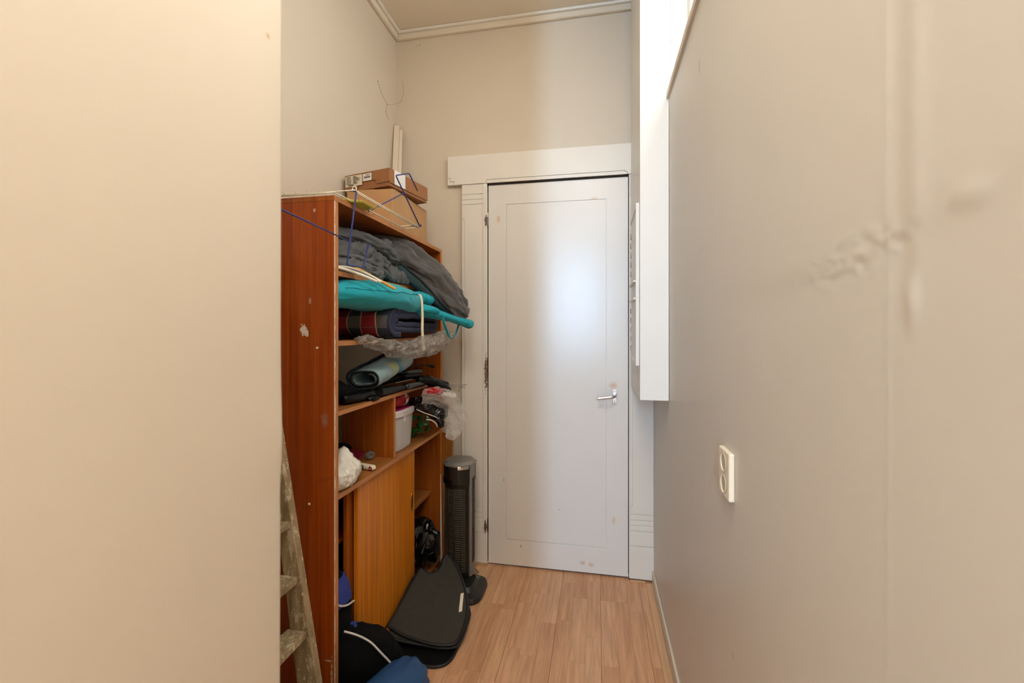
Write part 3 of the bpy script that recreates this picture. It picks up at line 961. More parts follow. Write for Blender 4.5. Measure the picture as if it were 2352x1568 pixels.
sbox(pr, -hx + 0.118, -hx + 0.140, -hy - 0.0012, -hy - 0.0009, 0.060, 0.0625)
tag(pr.build('print', 'ink', lid), kind='stuff')
sbox(MB(), hx + 0.0003, hx + 0.001, -hy + 0.035, -hy + 0.115, 0.014, 0.0772).build('paper_slip', 'paper_white', lid)

ys_ = tag(empty('straw_brush_head', (-0.84, 1.40, ZT)), 'flat yellow straw bundle lying on the bookcase under the wire rack', 'brush')
MB().prism([(-0.93, 1.335, ZT + 0.002), (-0.80, 1.40, ZT + 0.002), (-0.80, 1.47, ZT + 0.002), (-0.83, 1.50, ZT + 0.002), (-0.97, 1.44, ZT + 0.002)], (0, 0, 0.010)).build('straw_pad', 'straw_yellow', ys_, bevel=0.003)
stw = MB()
for i in range(70):
    f_ = rr_.random()
    p = Vector((-0.97 + 0.16 * f_, 1.44 + 0.05 * f_, ZT + rr_.uniform(0.006, 0.014)))
    q = p + Vector((rr_.uniform(0.0, 0.03), rr_.uniform(0.02, 0.05), rr_.uniform(-0.002, 0.018)))
    stw.tube([p, q], [0.0009, 0.0004], 4)
tag(stw.build('bristles', 'straw_yellow', ys_), kind='stuff')

rk = tag(empty('clothes_drying_rack', (-0.85, 1.55, ZT)), 'cream wire drying rack with dark blue brackets sticking out over the bookcase edge', 'drying rack')
rz = 1.757
for dy, dz in ((0.0, 0.0), (-0.010, -0.006)):
    MB().tube([(-1.06, 1.302 + dy, rz - 0.008 + dz), (-0.90, 1.306 + dy, rz - 0.006 + dz), (-0.775 if dz == 0 else -0.84, 1.312 + dy, rz - 0.002 + dz)], 0.0021, 8).build('cross_rod', 'wire_cream', rk, smooth=True)
for xx, yb in ((-1.03, 1.70), (-0.985, 1.70), (-0.94, 1.72), (-0.895, 1.74)):
    MB().tube([(xx, 1.296, rz + 0.002), (xx, 1.306, rz - 0.002), (xx, yb, rz + 0.004)], 0.0016, 8).build('line_wire', 'wire_cream', rk, smooth=True)
for xx, ya, yb, z_ in ((-0.842, 1.306, 1.80, 1.7475), (-0.835, 1.33, 1.83, 1.745), (-0.781, 1.318, 1.862, 1.758), (-0.789, 1.335, 1.862, 1.757)):
    MB().tube([(xx, ya, z_), (xx, yb, z_)], 0.0021, 8).build('line_wire', 'wire_cream', rk, smooth=True)
lp = [(-0.781 + 0.007 * math.cos(a), 1.318, 1.760 + 0.009 * math.sin(a)) for a in [k * math.pi / 8 for k in range(-2, 11)]]
MB().tube(lp, 0.0021, 8).build('wire_loop', 'wire_cream', rk, smooth=True)
for yy, xa in ((1.80, -0.885), (1.845, -0.868)):
    MB().tube([(xa, yy - 0.02, 1.746), (-0.777, yy + 0.005, 1.757)], 0.0017, 8).build('cross_rod', 'wire_cream', rk, smooth=True)
def rounded(pts, r=0.010):
    out = [Vector(pts[0])]
    for i in range(1, len(pts) - 1):
        p, a, b = Vector(pts[i]), Vector(pts[i - 1]), Vector(pts[i + 1])
        pa, pb = p + (a - p).normalized() * r, p + (b - p).normalized() * r
        for k in range(6):
            t = k / 5
            out.append(pa.lerp(p, t).lerp(p.lerp(pb, t), t))
    out.append(Vector(pts[-1]))
    return out
nb = MB().tube(rounded([(-0.803, 1.317, 1.757), (-0.776, 1.322, 1.754), (-0.800, 1.306, 1.511), (-0.800, 1.409, 1.517), (-0.800, 1.445, 1.606)], 0.006), 0.0028, 10).build('bracket', 'wire_blue', rk, smooth=True)
MB().tube([(-0.793, 1.305, 1.588), (-0.793, 0.90, 1.613)], 0.0024, 10).build('brace', 'wire_blue', nb, smooth=True)
fb = MB().tube(rounded([(-0.778, 1.855, 1.760), (-0.820, 1.701, 1.939), (-0.820, 1.834, 1.994), (-0.820, 1.926, 1.945)], 0.009), 0.0028, 10).build('bracket', 'wire_blue', rk, smooth=True)
MB().tube([(-0.807, 1.750, 1.880), (-0.845, 1.52, 1.7425)], 0.0024, 10).build('brace', 'wire_blue', fb, smooth=True)
MB().tube(rounded([(-0.805, 1.80, 1.754), (-0.776, 1.862, 1.762), (-0.772, 1.85, 1.770)], 0.005), 0.0024, 10).build('end_hook', 'wire_blue', fb, smooth=True)

# white laths in the corner behind the boxes
for nm, lab, pts in (('lath', 'wider white lath leaning in the wall corner behind the boxes', ((-1.078, 2.20, ZT + 0.001), (-1.128, 2.352, 2.468), 0.030)),
                     ('lath', 'narrower white lath in front of the other one in the wall corner', ((-1.050, 2.196, ZT + 0.001), (-1.104, 2.358, 2.442), 0.017))):
    a, b, w = pts
    o = MB().beam(a, b, w, 0.007, up=(0.35, -1, 0.2)).build(nm, 'lath_white', bevel=0.0012)
    tag(o, lab, 'lath', 'laths in the corner')

# ------------------------------------------------------------------ grey sleeping bag on the second shelf
sg = tag(empty('sleeping_bag', (-0.9, 1.75, 1.497)), 'charcoal grey sleeping bag crumpled on the upper shelf and spilling out over the teal sack', 'sleeping bag')
def clampz(mb, fn):
    mb.v = [fn(Vector(p)) for p in mb.v]
    mb.v = [tuple(p) for p in mb.v]
    return mb
def on_shelf(p):
    if p.x < -0.843:
        p.z = max(p.z, 1.4975)
        p.z = min(p.z, 1.720)
    p.y = min(max(p.y, 1.3225), 2.283) if p.x < -0.84 else p.y
    return p
clampz(blob([(-1.03, 1.40, 1.540, 0.06, 0.040), (-1.03, 1.55, 1.55, 0.06, 0.05), (-1.02, 1.72, 1.57, 0.07, 0.065), (-1.0, 1.88, 1.575, 0.08, 0.065)], 44, 44, 0.9, 0.016, 14, 2.0), on_shelf).build('under_layer', 'grey_lining', sg, smooth=True)
clampz(blob([(-1.00, 1.34, 1.640, 0.05, 0.016), (-0.955, 1.46, 1.650, 0.05, 0.020), (-0.915, 1.58, 1.650, 0.045, 0.020), (-0.885, 1.68, 1.634, 0.034, 0.019), (-0.866, 1.765, 1.610, 0.018, 0.016), (-0.858, 1.80, 1.600, 0.008, 0.008)], 56, 40, 0.9, 0.011, 13, 5.0, stretch=0.6), on_shelf).build('top_fold', 'grey_lining', sg, smooth=True)
clampz(blob([(-0.885, 1.70, 1.655, 0.016, 0.018), (-0.880, 1.74, 1.664, 0.014, 0.020), (-0.880, 1.775, 1.655, 0.008, 0.010)], 20, 24, 0.9, 0.004, 20, 6.0), on_shelf).build('top_fold', 'grey_lining', sg, smooth=True)
clampz(blob([(-0.985, 1.34, 1.575, 0.030, 0.016), (-0.935, 1.45, 1.590, 0.032, 0.026), (-0.905, 1.55, 1.590, 0.030, 0.030), (-0.885, 1.63, 1.572, 0.026, 0.028), (-0.872, 1.70, 1.548, 0.020, 0.022)], 56, 40, 0.9, 0.016, 12, 8.0, stretch=0.7), on_shelf).build('side_fold', 'grey_lining', sg, smooth=True)
clampz(blob([(-0.96, 1.34, 1.556, 0.02, 0.007), (-0.905, 1.43, 1.566, 0.022, 0.010), (-0.872, 1.52, 1.562, 0.02, 0.010), (-0.856, 1.60, 1.543, 0.018, 0.010), (-0.846, 1.67, 1.520, 0.014, 0.009), (-0.842, 1.71, 1.508, 0.008, 0.006)], 56, 30, 0.9, 0.004, 22, 9.0, stretch=0.8), on_shelf).build('hem_fold', 'grey_lining', sg, smooth=True)
clampz(blob([(-0.93, 1.345, 1.518, 0.03, 0.018), (-0.885, 1.44, 1.526, 0.026, 0.023), (-0.862, 1.54, 1.520, 0.022, 0.020), (-0.850, 1.62, 1.510, 0.018, 0.012)], 40, 30, 0.9, 0.012, 11, 11.0, stretch=0.6), on_shelf).build('hem_fold', 'grey_lining', sg, smooth=True)
for k_ in range(5):
    yy = 1.705 + 0.036 * k_
    xx = -0.880 + 0.006 * k_
    clampz(blob([(xx - 0.03, yy - 0.012, 1.605 - 0.006 * k_, 0.012, 0.012), (xx - 0.004, yy, 1.570 - 0.006 * k_, 0.017, 0.016), (xx + 0.010, yy + 0.008, 1.530, 0.018, 0.018), (xx + 0.004, yy + 0.010, 1.502, 0.014, 0.014)], 26, 22, 0.9, 0.005, 16, 14.0 + k_, up=(0, 1, 0)), on_shelf).build('gathered_fold', 'grey_lining', sg, smooth=True)
tubep = [(-1.00, 1.79, 1.645, 0.05, 0.048), (-0.945, 1.85, 1.660, 0.052, 0.052), (-0.885, 1.905, 1.640, 0.052, 0.058), (-0.825, 1.950, 1.592, 0.050, 0.056), (-0.765, 2.005, 1.528, 0.052, 0.056), (-0.715, 2.052, 1.455, 0.050, 0.050), (-0.682, 2.095, 1.392, 0.038, 0.034), (-0.672, 2.118, 1.362, 0.018, 0.016)]
clampz(blob(tubep, 90, 64, 0.95, 0.020, 9, 23.0, stretch=0.45), on_shelf).build('outer_shell', 'grey_fleece', sg, smooth=True)
zp = [(-0.862, 1.800, 1.602), (-0.835, 1.845, 1.572), (-0.795, 1.880, 1.535), (-0.755, 1.915, 1.485), (-0.715, 1.955, 1.425), (-0.685, 2.02, 1.382), (-0.668, 2.085, 1.352)]
MB().tube(catmull(zp, 40), 0.0045, 8).build('zipper', 'zip_black', sg, smooth=True)
blob([(-0.868, 1.80, 1.575, 0.016, 0.020), (-0.838, 1.86, 1.538, 0.018, 0.022), (-0.79, 1.905, 1.490, 0.016, 0.018), (-0.735, 1.96, 1.425, 0.014, 0.014), (-0.69, 2.05, 1.365, 0.008, 0.008)], 40, 24, 1.0, 0.003, 12, 3.0).build('teal_lining', 'dark_teal_lining', sg, smooth=True)

# ------------------------------------------------------------------ hangers and dowel on the second shelf front
hg = MB()
hg.tube(catmull([(-0.93, 1.335, 1.512), (-0.85, 1.338, 1.507), (-0.80, 1.385, 1.490), (-0.762, 1.432, 1.470)], 24), [0.0050] * 24, 10)
o = hg.build('clothes_hanger', 'hanger_white', smooth=True)
tag(o, 'round white plastic hanger arm poking out below the blue bracket', 'hanger', 'hangers on the upper shelf')
hk = MB()
pts = catmull([(-0.93, 1.36, 1.513), (-0.85, 1.36, 1.514), (-0.815, 1.415, 1.504), (-0.775, 1.455, 1.482), (-0.757, 1.447, 1.470)], 24)
rings = []
for i, p in enumerate(pts):
    p = Vector(p); t = (Vector(pts[min(i + 1, 23)]) - Vector(pts[max(i - 1, 0)])).normalized()
    s = t.cross(Vector((0, 0, 1))).normalized(); u = s.cross(t)
    w = 0.012 * (1 - 0.45 * i / 23)
    rings.append([p + s * w * a + u * 0.0025 * b for a, b in ((-1, -1), (1, -1), (1, 1), (-1, 1))])
o = hk.loft(rings).build('clothes_hanger', 'hanger_white', bevel=0.001)
tag(o, 'flat white plastic hanger lying on the edge of the upper shelf', 'hanger', 'hangers on the upper shelf')
o = MB().tube([(-0.86, 1.43, 1.529), (-0.735, 1.522, 1.451)], 0.0055, 14).build('wooden_dowel', 'dowel_wood', smooth=False, bevel=0.001)
tag(o, 'thin yellow wooden dowel sticking out over the teal sack', 'dowel')

# ------------------------------------------------------------------ teal sack
ts = tag(empty('drawstring_sack', (-0.9, 1.7, 1.37)), 'turquoise fabric sack with a cream drawstring stuffed above the plaid blanket', 'sack')
tp = [(-0.94, 1.335, 1.425, 0.080, 0.042), (-0.915, 1.44, 1.433, 0.115, 0.050), (-0.895, 1.57, 1.434, 0.135, 0.056), (-0.885, 1.70, 1.430, 0.135, 0.058), (-0.870, 1.80, 1.424, 0.115, 0.056), (-0.850, 1.868, 1.416, 0.090, 0.046)]
def in_bay(p):
    if p.x < -0.842:
        p.z = min(p.z, 1.4775)
        p.y = max(p.y, 1.3225)
    p.x = max(p.x, -1.11)
    return p
tbm = clampz(blob(tp, 64, 64, 0.85, 0.0035, 11, 31.0, stretch=0.6), in_bay)
tbo = tbm.build('sack_body', 'teal_cloth', ts, smooth=True)
sl = []
for r in range(6, 58):
    ring = tbm.v[r * 64:(r + 1) * 64]
    fr_ = [p for p in ring if p[2] > 1.436 + 0.012 * r / 58]
    if fr_:
        q = max(fr_, key=lambda p: p[0])
        sl.append((q[0] + 0.0003, q[1], q[2]))
MB().tube(catmull(sl[::3], 60), 0.0012, 6).build('seam', mat('teal_seam', '04666d', 0.8, 0.05), tbo, smooth=True)
blob([(-0.835, 1.86, 1.440, 0.035, 0.022), (-0.80, 1.905, 1.444, 0.045, 0.022), (-0.765, 1.95, 1.432, 0.035, 0.014)], 34, 48, 0.9, 0.007, 30, 33.0).build('mouth_frill', 'teal_cloth', ts, smooth=True)
blob([(-0.825, 1.855, 1.395, 0.035, 0.018), (-0.775, 1.90, 1.392, 0.046, 0.017), (-0.745, 1.95, 1.382, 0.04, 0.012)], 34, 48, 0.9, 0.006, 30, 37.0).build('mouth_frill', 'teal_cloth', ts, smooth=True)
blob([(-0.85, 1.86, 1.388, 0.06, 0.024), (-0.76, 1.97, 1.375, 0.05, 0.020), (-0.69, 2.045, 1.352, 0.036, 0.014), (-0.645, 2.10, 1.335, 0.026, 0.017), (-0.628, 2.135, 1.325, 0.024, 0.019)], 44, 32, 0.9, 0.003, 10, 41.0, capr=2).build('tail', 'teal_cloth', ts, smooth=True)
sm = [(-0.90 + 0.0, 1.33, 0)]
cd = MB()
for k_, dy in ((0, 0.0), (1, 0.010)):
    c_ = catmull([(-0.802, 1.868 + dy, 1.438), (-0.783, 1.853 + dy, 1.456), (-0.764, 1.838 + dy * .5, 1.430), (-0.756, 1.826 + dy * .6, 1.36), (-0.752, 1.815 + dy * .8, 1.29), (-0.750, 1.822 + dy, 1.222)], 36)
    cd_ = MB().tube(c_, 0.0046, 10).build('drawstring', 'cord_cream', ts, smooth=True)
    MB().tube([(-0.750, 1.822 + dy, 1.228), (-0.749, 1.823 + dy, 1.218), (-0.748, 1.824 + dy, 1.208)], [0.0045, 0.008, 0.006], 10).build('knot', 'cord_cream', cd_, smooth=True)
lpth = catmull([(-0.70, 1.93, 1.362), (-0.69, 1.935, 1.318), (-0.683, 1.985, 1.263), (-0.68, 2.035, 1.262), (-0.676, 2.075, 1.300), (-0.674, 2.105, 1.345)], 40)
rings = []
for i, p in enumerate(lpth):
    p = Vector(p); t = (Vector(lpth[min(i + 1, 39)]) - Vector(lpth[max(i - 1, 0)])).normalized()
    s = Vector((0.75, -0.6, 0.25)); s = (s - t * s.dot(t)).normalized(); u = s.cross(t)
    w = 0.0085
    rings.append([p + s * w * a * (0.4 + 0.6 * abs(math.sin(i / 39 * math.pi * 1.5 + 0.9))) + u * 0.001 * b for a, b in ((-1, -1), (1, -1), (1, 1), (-1, 1))])
MB().loft(rings).build('strap_loop', 'teal_cloth', ts)

# ------------------------------------------------------------------ plaid blanket on the third shelf
navy, grey_, red, cream_ = lin('3c3f50'), lin('6e6a66'), lin('8e2029'), lin('e2bd94')
def plaid(arc, xpos, sgn):
    c = navy
    a = arc % 0.085
    if a < 0.034:
        c = grey_
    d = xpos
    for lo, hi in ((0.062, 0.132), (0.180, 0.250), (0.285, 0.30)):
        if lo <= d <= hi:
            c = red if a >= 0.034 else tuple(x * 1.35 for x in red[:3]) + (1,)
            if d < lo + 0.0045 or d > hi - 0.0045:
                c = cream_
    if a < 0.0025 or 0.034 <= a < 0.0365:
        c = tuple(0.5 * p + 0.5 * q for p, q in zip(c, lin('8f8a80')))
    if d < 0.010:
        c = lin('353850')
    return c
mb, info = spiral_roll((-0.792, 1.858, 1.333), (-1.085, 1.858, 1.333), 2.35, 0.004, 0.0585, 0.0228, 0.200, ns=420, nx=150, phi0=2.2, wob=0.006, seed=4.0, hand=1)
mb.c = [plaid(*t) for t in info]
bk = mb.build('plaid_blanket', 'plaid_wool', smooth=True)
tag(bk, 'navy plaid wool blanket with red stripes, folded into a flat roll under the turquoise sack', 'blanket')

# ------------------------------------------------------------------ crumpled clear bag under the blanket
def crumple(mb, amp, freq, seed=0.0):
    out = []
    for p in mb.v:
        p = Vector(p)
        q = p + noise.noise_vector(p * freq + Vector((seed, 0, 0))) * amp
        r_ = ridge(p, freq * 1.7, seed, 2) * amp * 0.5
        q += Vector((r_, -r_ * 0.4, r_ * 0.6))
        out.append(tuple(q))
    mb.v = out
    return mb
b_ = blob([(-0.838, 1.42, 1.262, 0.010, 0.004), (-0.828, 1.47, 1.254, 0.014, 0.010), (-0.812, 1.56, 1.234, 0.024, 0.020), (-0.792, 1.68, 1.216, 0.030, 0.028), (-0.768, 1.80, 1.216, 0.036, 0.034), (-0.748, 1.90, 1.228, 0.038, 0.038), (-0.728, 1.99, 1.252, 0.036, 0.032), (-0.715, 2.05, 1.268, 0.026, 0.020)], 64, 34, 0.95, 0.006, 14, 51.0)
o = crumple(crumple(b_, 0.012, 15, 1.0), 0.007, 38, 2.0).build('plastic_bag', 'clear_plastic', smooth=False)
tag(o, 'crumpled see-through grey plastic bag sagging off the shelf under the plaid blanket', 'plastic bag')

# ------------------------------------------------------------------ fourth shelf: rolled sun shade, umbrellas and black bundles
mb, info = spiral_roll((-0.868, 1.530, 1.112), (-0.895, 1.915, 1.166), 1.9, 0.022, 0.050, 0.0055, 0.020, ns=200, nx=60, phi0=1.3, wob=0.004, seed=9.0, flat=0.88, hand=-1)
def shade(arc, d, sgn, L=0.377, amax=None):
    n1 = noise.noise(Vector((arc * 14, d * 10, 0.3)))
    c = lin('8fa7a8')
    if d > 0.20:
        c = tuple(a * (1 - k_) + b * k_ for a, b in zip(c, lin('4f86a8') if n1 > 0 else lin('b9c2b4')) for k_ in [min(1, abs(n1) * 2.2)])
    elif d > 0.10 and n1 > 0.1:
        c = lin('aeb48a')
    if d < 0.006 or d > L - 0.008:
        c = lin('15171a')
    if sgn * 1 > 0 and False:
        c = lin('22262a')
    return c[:3] + (1,)
am = max(t[0] for t in info)
mb.c = [lin('15171a') if t[0] > am - 0.010 else (shade(*t) if t[2] < 0 else (lin('8fa7a8') if t[1] > .008 else lin('15171a'))) for t in info]
o = mb.build('rolled_sun_shade', 'printed_foam', smooth=True)
tag(o, 'rolled pale blue foam sun shade with black edging on the middle shelf', 'sun shade')

o = blob([(-0.985, 1.335, 1.092, 0.05, 0.060), (-0.97, 1.42, 1.080, 0.06, 0.050), (-0.955, 1.53, 1.056, 0.07, 0.026), (-0.94, 1.66, 1.048, 0.05, 0.018)], 40, 36, 0.9, 0.006, 12, 61.0).build('black_cloth_bundle', 'black_fabric', smooth=True)
tag(o, 'black cloth bundle lying on the middle shelf behind the side panel', 'cloth bundle')

def umbrella(name, label, path, rad, hook=None, strap=None):
    u = tag(empty(name, path[0]), label, 'umbrella', 'folded black umbrellas on the middle shelf')
    m_ = 40
    pts = catmull(path, m_)
    rs = []
    for i in range(m_):
        f_ = i / (m_ - 1)
        rs.append(rad * (0.45 + 0.55 * math.sin(math.pi * min(1, f_ * 1.25 + 0.12))) if f_ < 0.72 else rad * 0.62)
    mb_ = MB().tube(pts[:30], rs[:30], 18)
    mb_.v = [tuple(Vector(p) + noise.noise_vector(Vector(p) * 60) * 0.002) for p in mb_.v]
    mb_.build('canopy', 'black_nylon', u, smooth=True)
    MB().tube(pts[28:], [rad * 0.72] * 11 + [rad * 0.5], 16).build('handle', 'black_film', u, smooth=True)
    if strap is not None:
        MB().tube(pts[strap:strap + 4], [r * 1.05 + 0.0006 for r in rs[strap:strap + 4]], 18, caps=False).build('strap', 'black_fabric', u, smooth=True)
    return u
umbrella('folding_umbrella', 'black umbrella nearest the shelf edge with a smooth rounded handle', [(-0.885, 1.42, 1.052), (-0.862, 1.60, 1.051), (-0.835, 1.78, 1.049), (-0.800, 1.965, 1.047)], 0.021, strap=12)
umbrella('folding_umbrella', 'black umbrella behind, its square handle poking out past the bookcase', [(-0.97, 1.72, 1.062), (-0.90, 1.86, 1.080), (-0.82, 1.985, 1.074), (-0.722, 2.075, 1.028)], 0.019, strap=14)
umbrella('folding_umbrella', 'black umbrella lying deepest on the shelf beside the far side panel', [(-0.99, 1.62, 1.055), (-0.97, 1.80, 1.072), (-0.93, 1.98, 1.088), (-0.885, 2.13, 1.090)], 0.019, strap=12)
o = MB().tube(catmull([(-0.99, 1.93, 1.075), (-0.95, 2.08, 1.108), (-0.905, 2.19, 1.114), (-0.872, 2.268, 1.100)], 20), [0.004] * 16 + [0.0075] * 4, 10).build('wiper_blade', 'black_nylon', smooth=True)
tag(o, 'thin black curved rod standing proud above the umbrellas', 'wiper blade')
ub = tag(empty('umbrella_frame', (-0.73, 2.03, 1.0)), 'broken umbrella frame with thin steel ribs sticking out past the bookcase', 'umbrella frame')
blob([(-0.83, 1.93, 1.072, 0.018, 0.014), (-0.775, 1.985, 1.052, 0.022, 0.018), (-0.732, 2.035, 1.020, 0.018, 0.015), (-0.708, 2.065, 1.002, 0.010, 0.008)], 30, 24, 0.9, 0.004, 18, 71.0).build('cloth', 'black_nylon', ub, smooth=True)
for i, (dx, dy, dz) in enumerate(((0.058, 0.075, -0.030), (0.060, 0.085, -0.020), (0.066, 0.088, -0.014), (0.070, 0.095, -0.008), (0.074, 0.100, -0.012), (0.064, 0.094, -0.026))):
    s_ = Vector((-0.735 + 0.003 * i, 2.035, 1.026 + 0.002 * i))
    e_ = s_ + Vector((dx, dy, dz))
    rb = MB().tube([s_, e_], 0.0007, 6).build('rib', 'grey_metal', ub)
    MB().tube([e_ - Vector((0.001, 0.001, 0.004)), e_ + Vector((0.0, 0.0, 0.004))], 0.0014, 6).build('rib_tip', 'ink', rb)
for i, (a, b) in enumerate((((-0.84, 1.74, 1.075), (-0.815, 1.86, 1.078)), ((-0.82, 1.93, 1.078), (-0.80, 1.975, 1.072)))):
    MB().tube([a, b], 0.0016, 8).build('rib', 'grey_metal', ub)
o = blob([(-0.862, 1.535, 1.036, 0.012, 0.007), (-0.850, 1.56, 1.037, 0.016, 0.010), (-0.846, 1.60, 1.034, 0.010, 0.006)], 20, 20, 1, 0.003, 14, 75.0).build('black_strap_end', 'black_nylon', smooth=True)
tag(o, 'small black strap end lying at the edge of the middle shelf', 'strap')

# ------------------------------------------------------------------ right compartment below: tub, packet, bags, plant
tub = tag(empty('plastic_tub', (-0.945, 1.90, 0.755)), 'translucent plastic tub with a bright pink lid in the compartment right of the divider', 'tub')
def rr_ring(cx, cy, hx_, hy_, r, z, n=40):
    out = []
    for k in range(n):
        a = 2 * math.pi * k / n
        c_, s_ = math.cos(a), math.sin(a)
        e_ = 0.42
        wav = 1 + 0.018 * math.cos(6 * a)
        out.append((cx + math.copysign(abs(c_) ** e_, c_) * hx_ * wav, cy + math.copysign(abs(s_) ** e_, s_) * hy_ * wav, z))
    return out
tc = (-0.945, 1.895)
MB().loft([rr_ring(*tc, 0.073, 0.098, 0, 0.756), rr_ring(*tc, 0.076, 0.101, 0, 0.762), rr_ring(*tc, 0.086, 0.112, 0, 0.918)]).build('tub_body', 'tub_plastic', tub, smooth=False)
lidb = MB().loft([rr_ring(*tc, 0.092, 0.120, 0, 0.912), rr_ring(*tc, 0.094, 0.122, 0, 0.934), rr_ring(*tc, 0.090, 0.118, 0, 0.940), rr_ring(*tc, 0.082, 0.110, 0, 0.940), rr_ring(*tc, 0.080, 0.108, 0, 0.935)]).build('lid', 'lid_white', tub)
MB().loft([rr_ring(*tc, 0.0795, 0.1075, 0, 0.9355), rr_ring(*tc, 0.0795, 0.1075, 0, 0.9385)]).build('lid_panel', 'pink_plastic', lidb)
MB().box(-0.868, -0.856, 1.865, 1.880, 0.885, 0.915).build('clip', 'lid_white', tub, bevel=0.002)

pk = tag(empty('snack_packet', (-0.93, 1.90, 0.941)), 'shiny red packet with a white band lying on the pink tub lid', 'packet')
b_ = blob([(-0.93, 1.815, 0.972, 0.035, 0.014), (-0.925, 1.87, 0.975, 0.042, 0.028), (-0.92, 1.93, 0.975, 0.042, 0.028), (-0.915, 1.985, 0.970, 0.035, 0.012)], 40, 40, 0.8, 0.004, 18, 81.0)
crumple(b_, 0.003, 40, 2.0).build('packet_body', 'red_film', pk, smooth=True)
b_ = blob([(-0.9215, 1.925, 0.9752, 0.0445, 0.0305), (-0.921, 1.937, 0.9752, 0.0445, 0.0305), (-0.9205, 1.948, 0.975, 0.044, 0.030)], 10, 40, 0.8, 0.004, 18, 81.0, capr=1)
b_.build('white_band', 'paper_white', pk, smooth=True)
b_ = blob([(-0.9285, 1.818, 0.9740, 0.0425, 0.0195), (-0.9275, 1.835, 0.9745, 0.0435, 0.0265)], 6, 40, 0.8, 0.003, 18, 81.0, capr=1)
b_.build('dark_band', 'black_film', pk, smooth=True)

bb = tag(empty('bin_bag', (-0.80, 2.02, 0.85)), 'crumpled black bin bag with white drawstrings bulging out beside the pink-lidded tub', 'plastic bag')
b_ = blob([(-0.90, 1.99, 0.955, 0.02, 0.02), (-0.85, 2.01, 0.935, 0.045, 0.034), (-0.80, 2.03, 0.918, 0.045, 0.038), (-0.755, 2.06, 0.900, 0.034, 0.034), (-0.735, 2.08, 0.880, 0.016, 0.02)], 28, 26, 0.95, 0.006, 14, 91.0)
crumple(b_, 0.012, 20, 3.0).build('bag_body', 'black_film', bb, smooth=False)
b_ = blob([(-0.765, 2.02, 0.89, 0.012, 0.012), (-0.748, 2.03, 0.858, 0.012, 0.012), (-0.742, 2.035, 0.825, 0.008, 0.01)], 26, 20, 1, 0.004, 14, 93.0)
crumple(b_, 0.004, 40, 4.0).build('bag_tail', 'black_film', bb, smooth=False)
MB().tube(catmull([(-0.838, 1.955, 0.925), (-0.805, 1.965, 0.908), (-0.775, 1.985, 0.893), (-0.752, 2.01, 0.876), (-0.742, 2.02, 0.865)], 24), 0.0024, 8).build('drawstring', 'piping_white', bb, smooth=True)
MB().tube(catmull([(-0.80, 1.985, 0.872), (-0.775, 1.99, 0.868), (-0.757, 2.0, 0.850), (-0.754, 2.005, 0.835)], 20), 0.0028, 8).build('drawstring', 'piping_white', bb, smooth=True)

b_ = blob([(-0.80, 1.92, 0.992, 0.03, 0.012), (-0.755, 1.98, 0.982, 0.045, 0.024), (-0.715, 2.03, 0.955, 0.045, 0.034), (-0.690, 2.05, 0.905, 0.044, 0.036), (-0.678, 2.04, 0.850, 0.042, 0.030), (-0.685, 2.01, 0.805, 0.026, 0.018), (-0.690, 1.99, 0.772, 0.008, 0.006)], 70, 50, 0.95, 0.006, 16, 101.0, up=(0.3, 1, 0.1))
o = crumple(b_, 0.014, 26, 5.0).build('plastic_bag', 'clear_film', smooth=False)
tag(o, 'thin clear plastic bag hanging down over the end of the bookcase', 'plastic bag')
rbg = tag(empty('carrier_bag', (-0.74, 2.0, 0.99)), 'red and white scrap of carrier bag tucked under the umbrella ribs', 'plastic bag')
b_ = blob([(-0.79, 1.925, 1.010, 0.016, 0.006), (-0.752, 1.962, 1.010, 0.020, 0.014), (-0.722, 1.995, 1.002, 0.016, 0.010)], 30, 24, 1, 0.004, 14, 111.0)
crumple(b_, 0.005, 40, 6.0).build('red_part', 'red_film', rbg, smooth=False)
b_ = blob([(-0.735, 1.98, 0.994, 0.012, 0.006), (-0.703, 2.015, 0.986, 0.014, 0.008), (-0.678, 2.05, 0.978, 0.008, 0.008)], 26, 20, 1, 0.004, 14, 113.0)
crumple(b_, 0.004, 40, 7.0).build('white_part', 'white_film', rbg, smooth=False)

plt_ = tag(empty('artificial_plant', (-0.875, 2.12, 0.755)), 'small artificial plant with green leaves behind the tub', 'plant')
rp = random.Random(11)
for i in range(16):
    base = Vector((-0.90 + rp.uniform(-0.02, 0.03), 2.10 + rp.uniform(-0.03, 0.05), 0.775 + rp.uniform(0, 0.11)))
    dr = Vector((rp.uniform(-0.2, 1), rp.uniform(-1, 0.4), rp.uniform(-0.6, 0.8))).normalized()
    L, w = rp.uniform(0.038, 0.060), rp.uniform(0.012, 0.019)
    s = dr.cross(Vector((0.2, 0.1, 1))).normalized()
    u = s.cross(dr)
    vs_, fs_ = [], []
    for k in range(7):
        f_ = k / 6
        ww = w * math.sin(math.pi * min(0.999, f_ * 0.92 + 0.06))
        c_ = base + dr * L * f_ - Vector((0, 0, 1)) * 0.010 * f_ * f_
        vs_ += [c_ - s * ww + u * ww * 0.4, c_, c_ + s * ww + u * ww * 0.4]
    for k in range(6):
        a = k * 3
        fs_ += [(a, a + 1, a + 4, a + 3), (a + 1, a + 2, a + 5, a + 4)]
    MB().add(vs_, fs_).build('leaf', 'leaf_green' if i % 2 else 'leaf_dark', plt_, smooth=True, solid=0.0008)
for i in range(3):
    c_ = Vector((-0.862, 2.13 + 0.012 * i, 0.815 + 0.016 * i))
    MB().loft([[c_ + Vector((r * math.cos(k * math.pi / 5) * 0.5, r * math.cos(k * math.pi / 5), r * math.sin(k * math.pi / 5) + q)) for k in range(10)] for r, q in ((0.003, -0.006), (0.009, 0.0), (0.006, 0.006))]).build('petal', 'petal_cream', plt_, smooth=True)
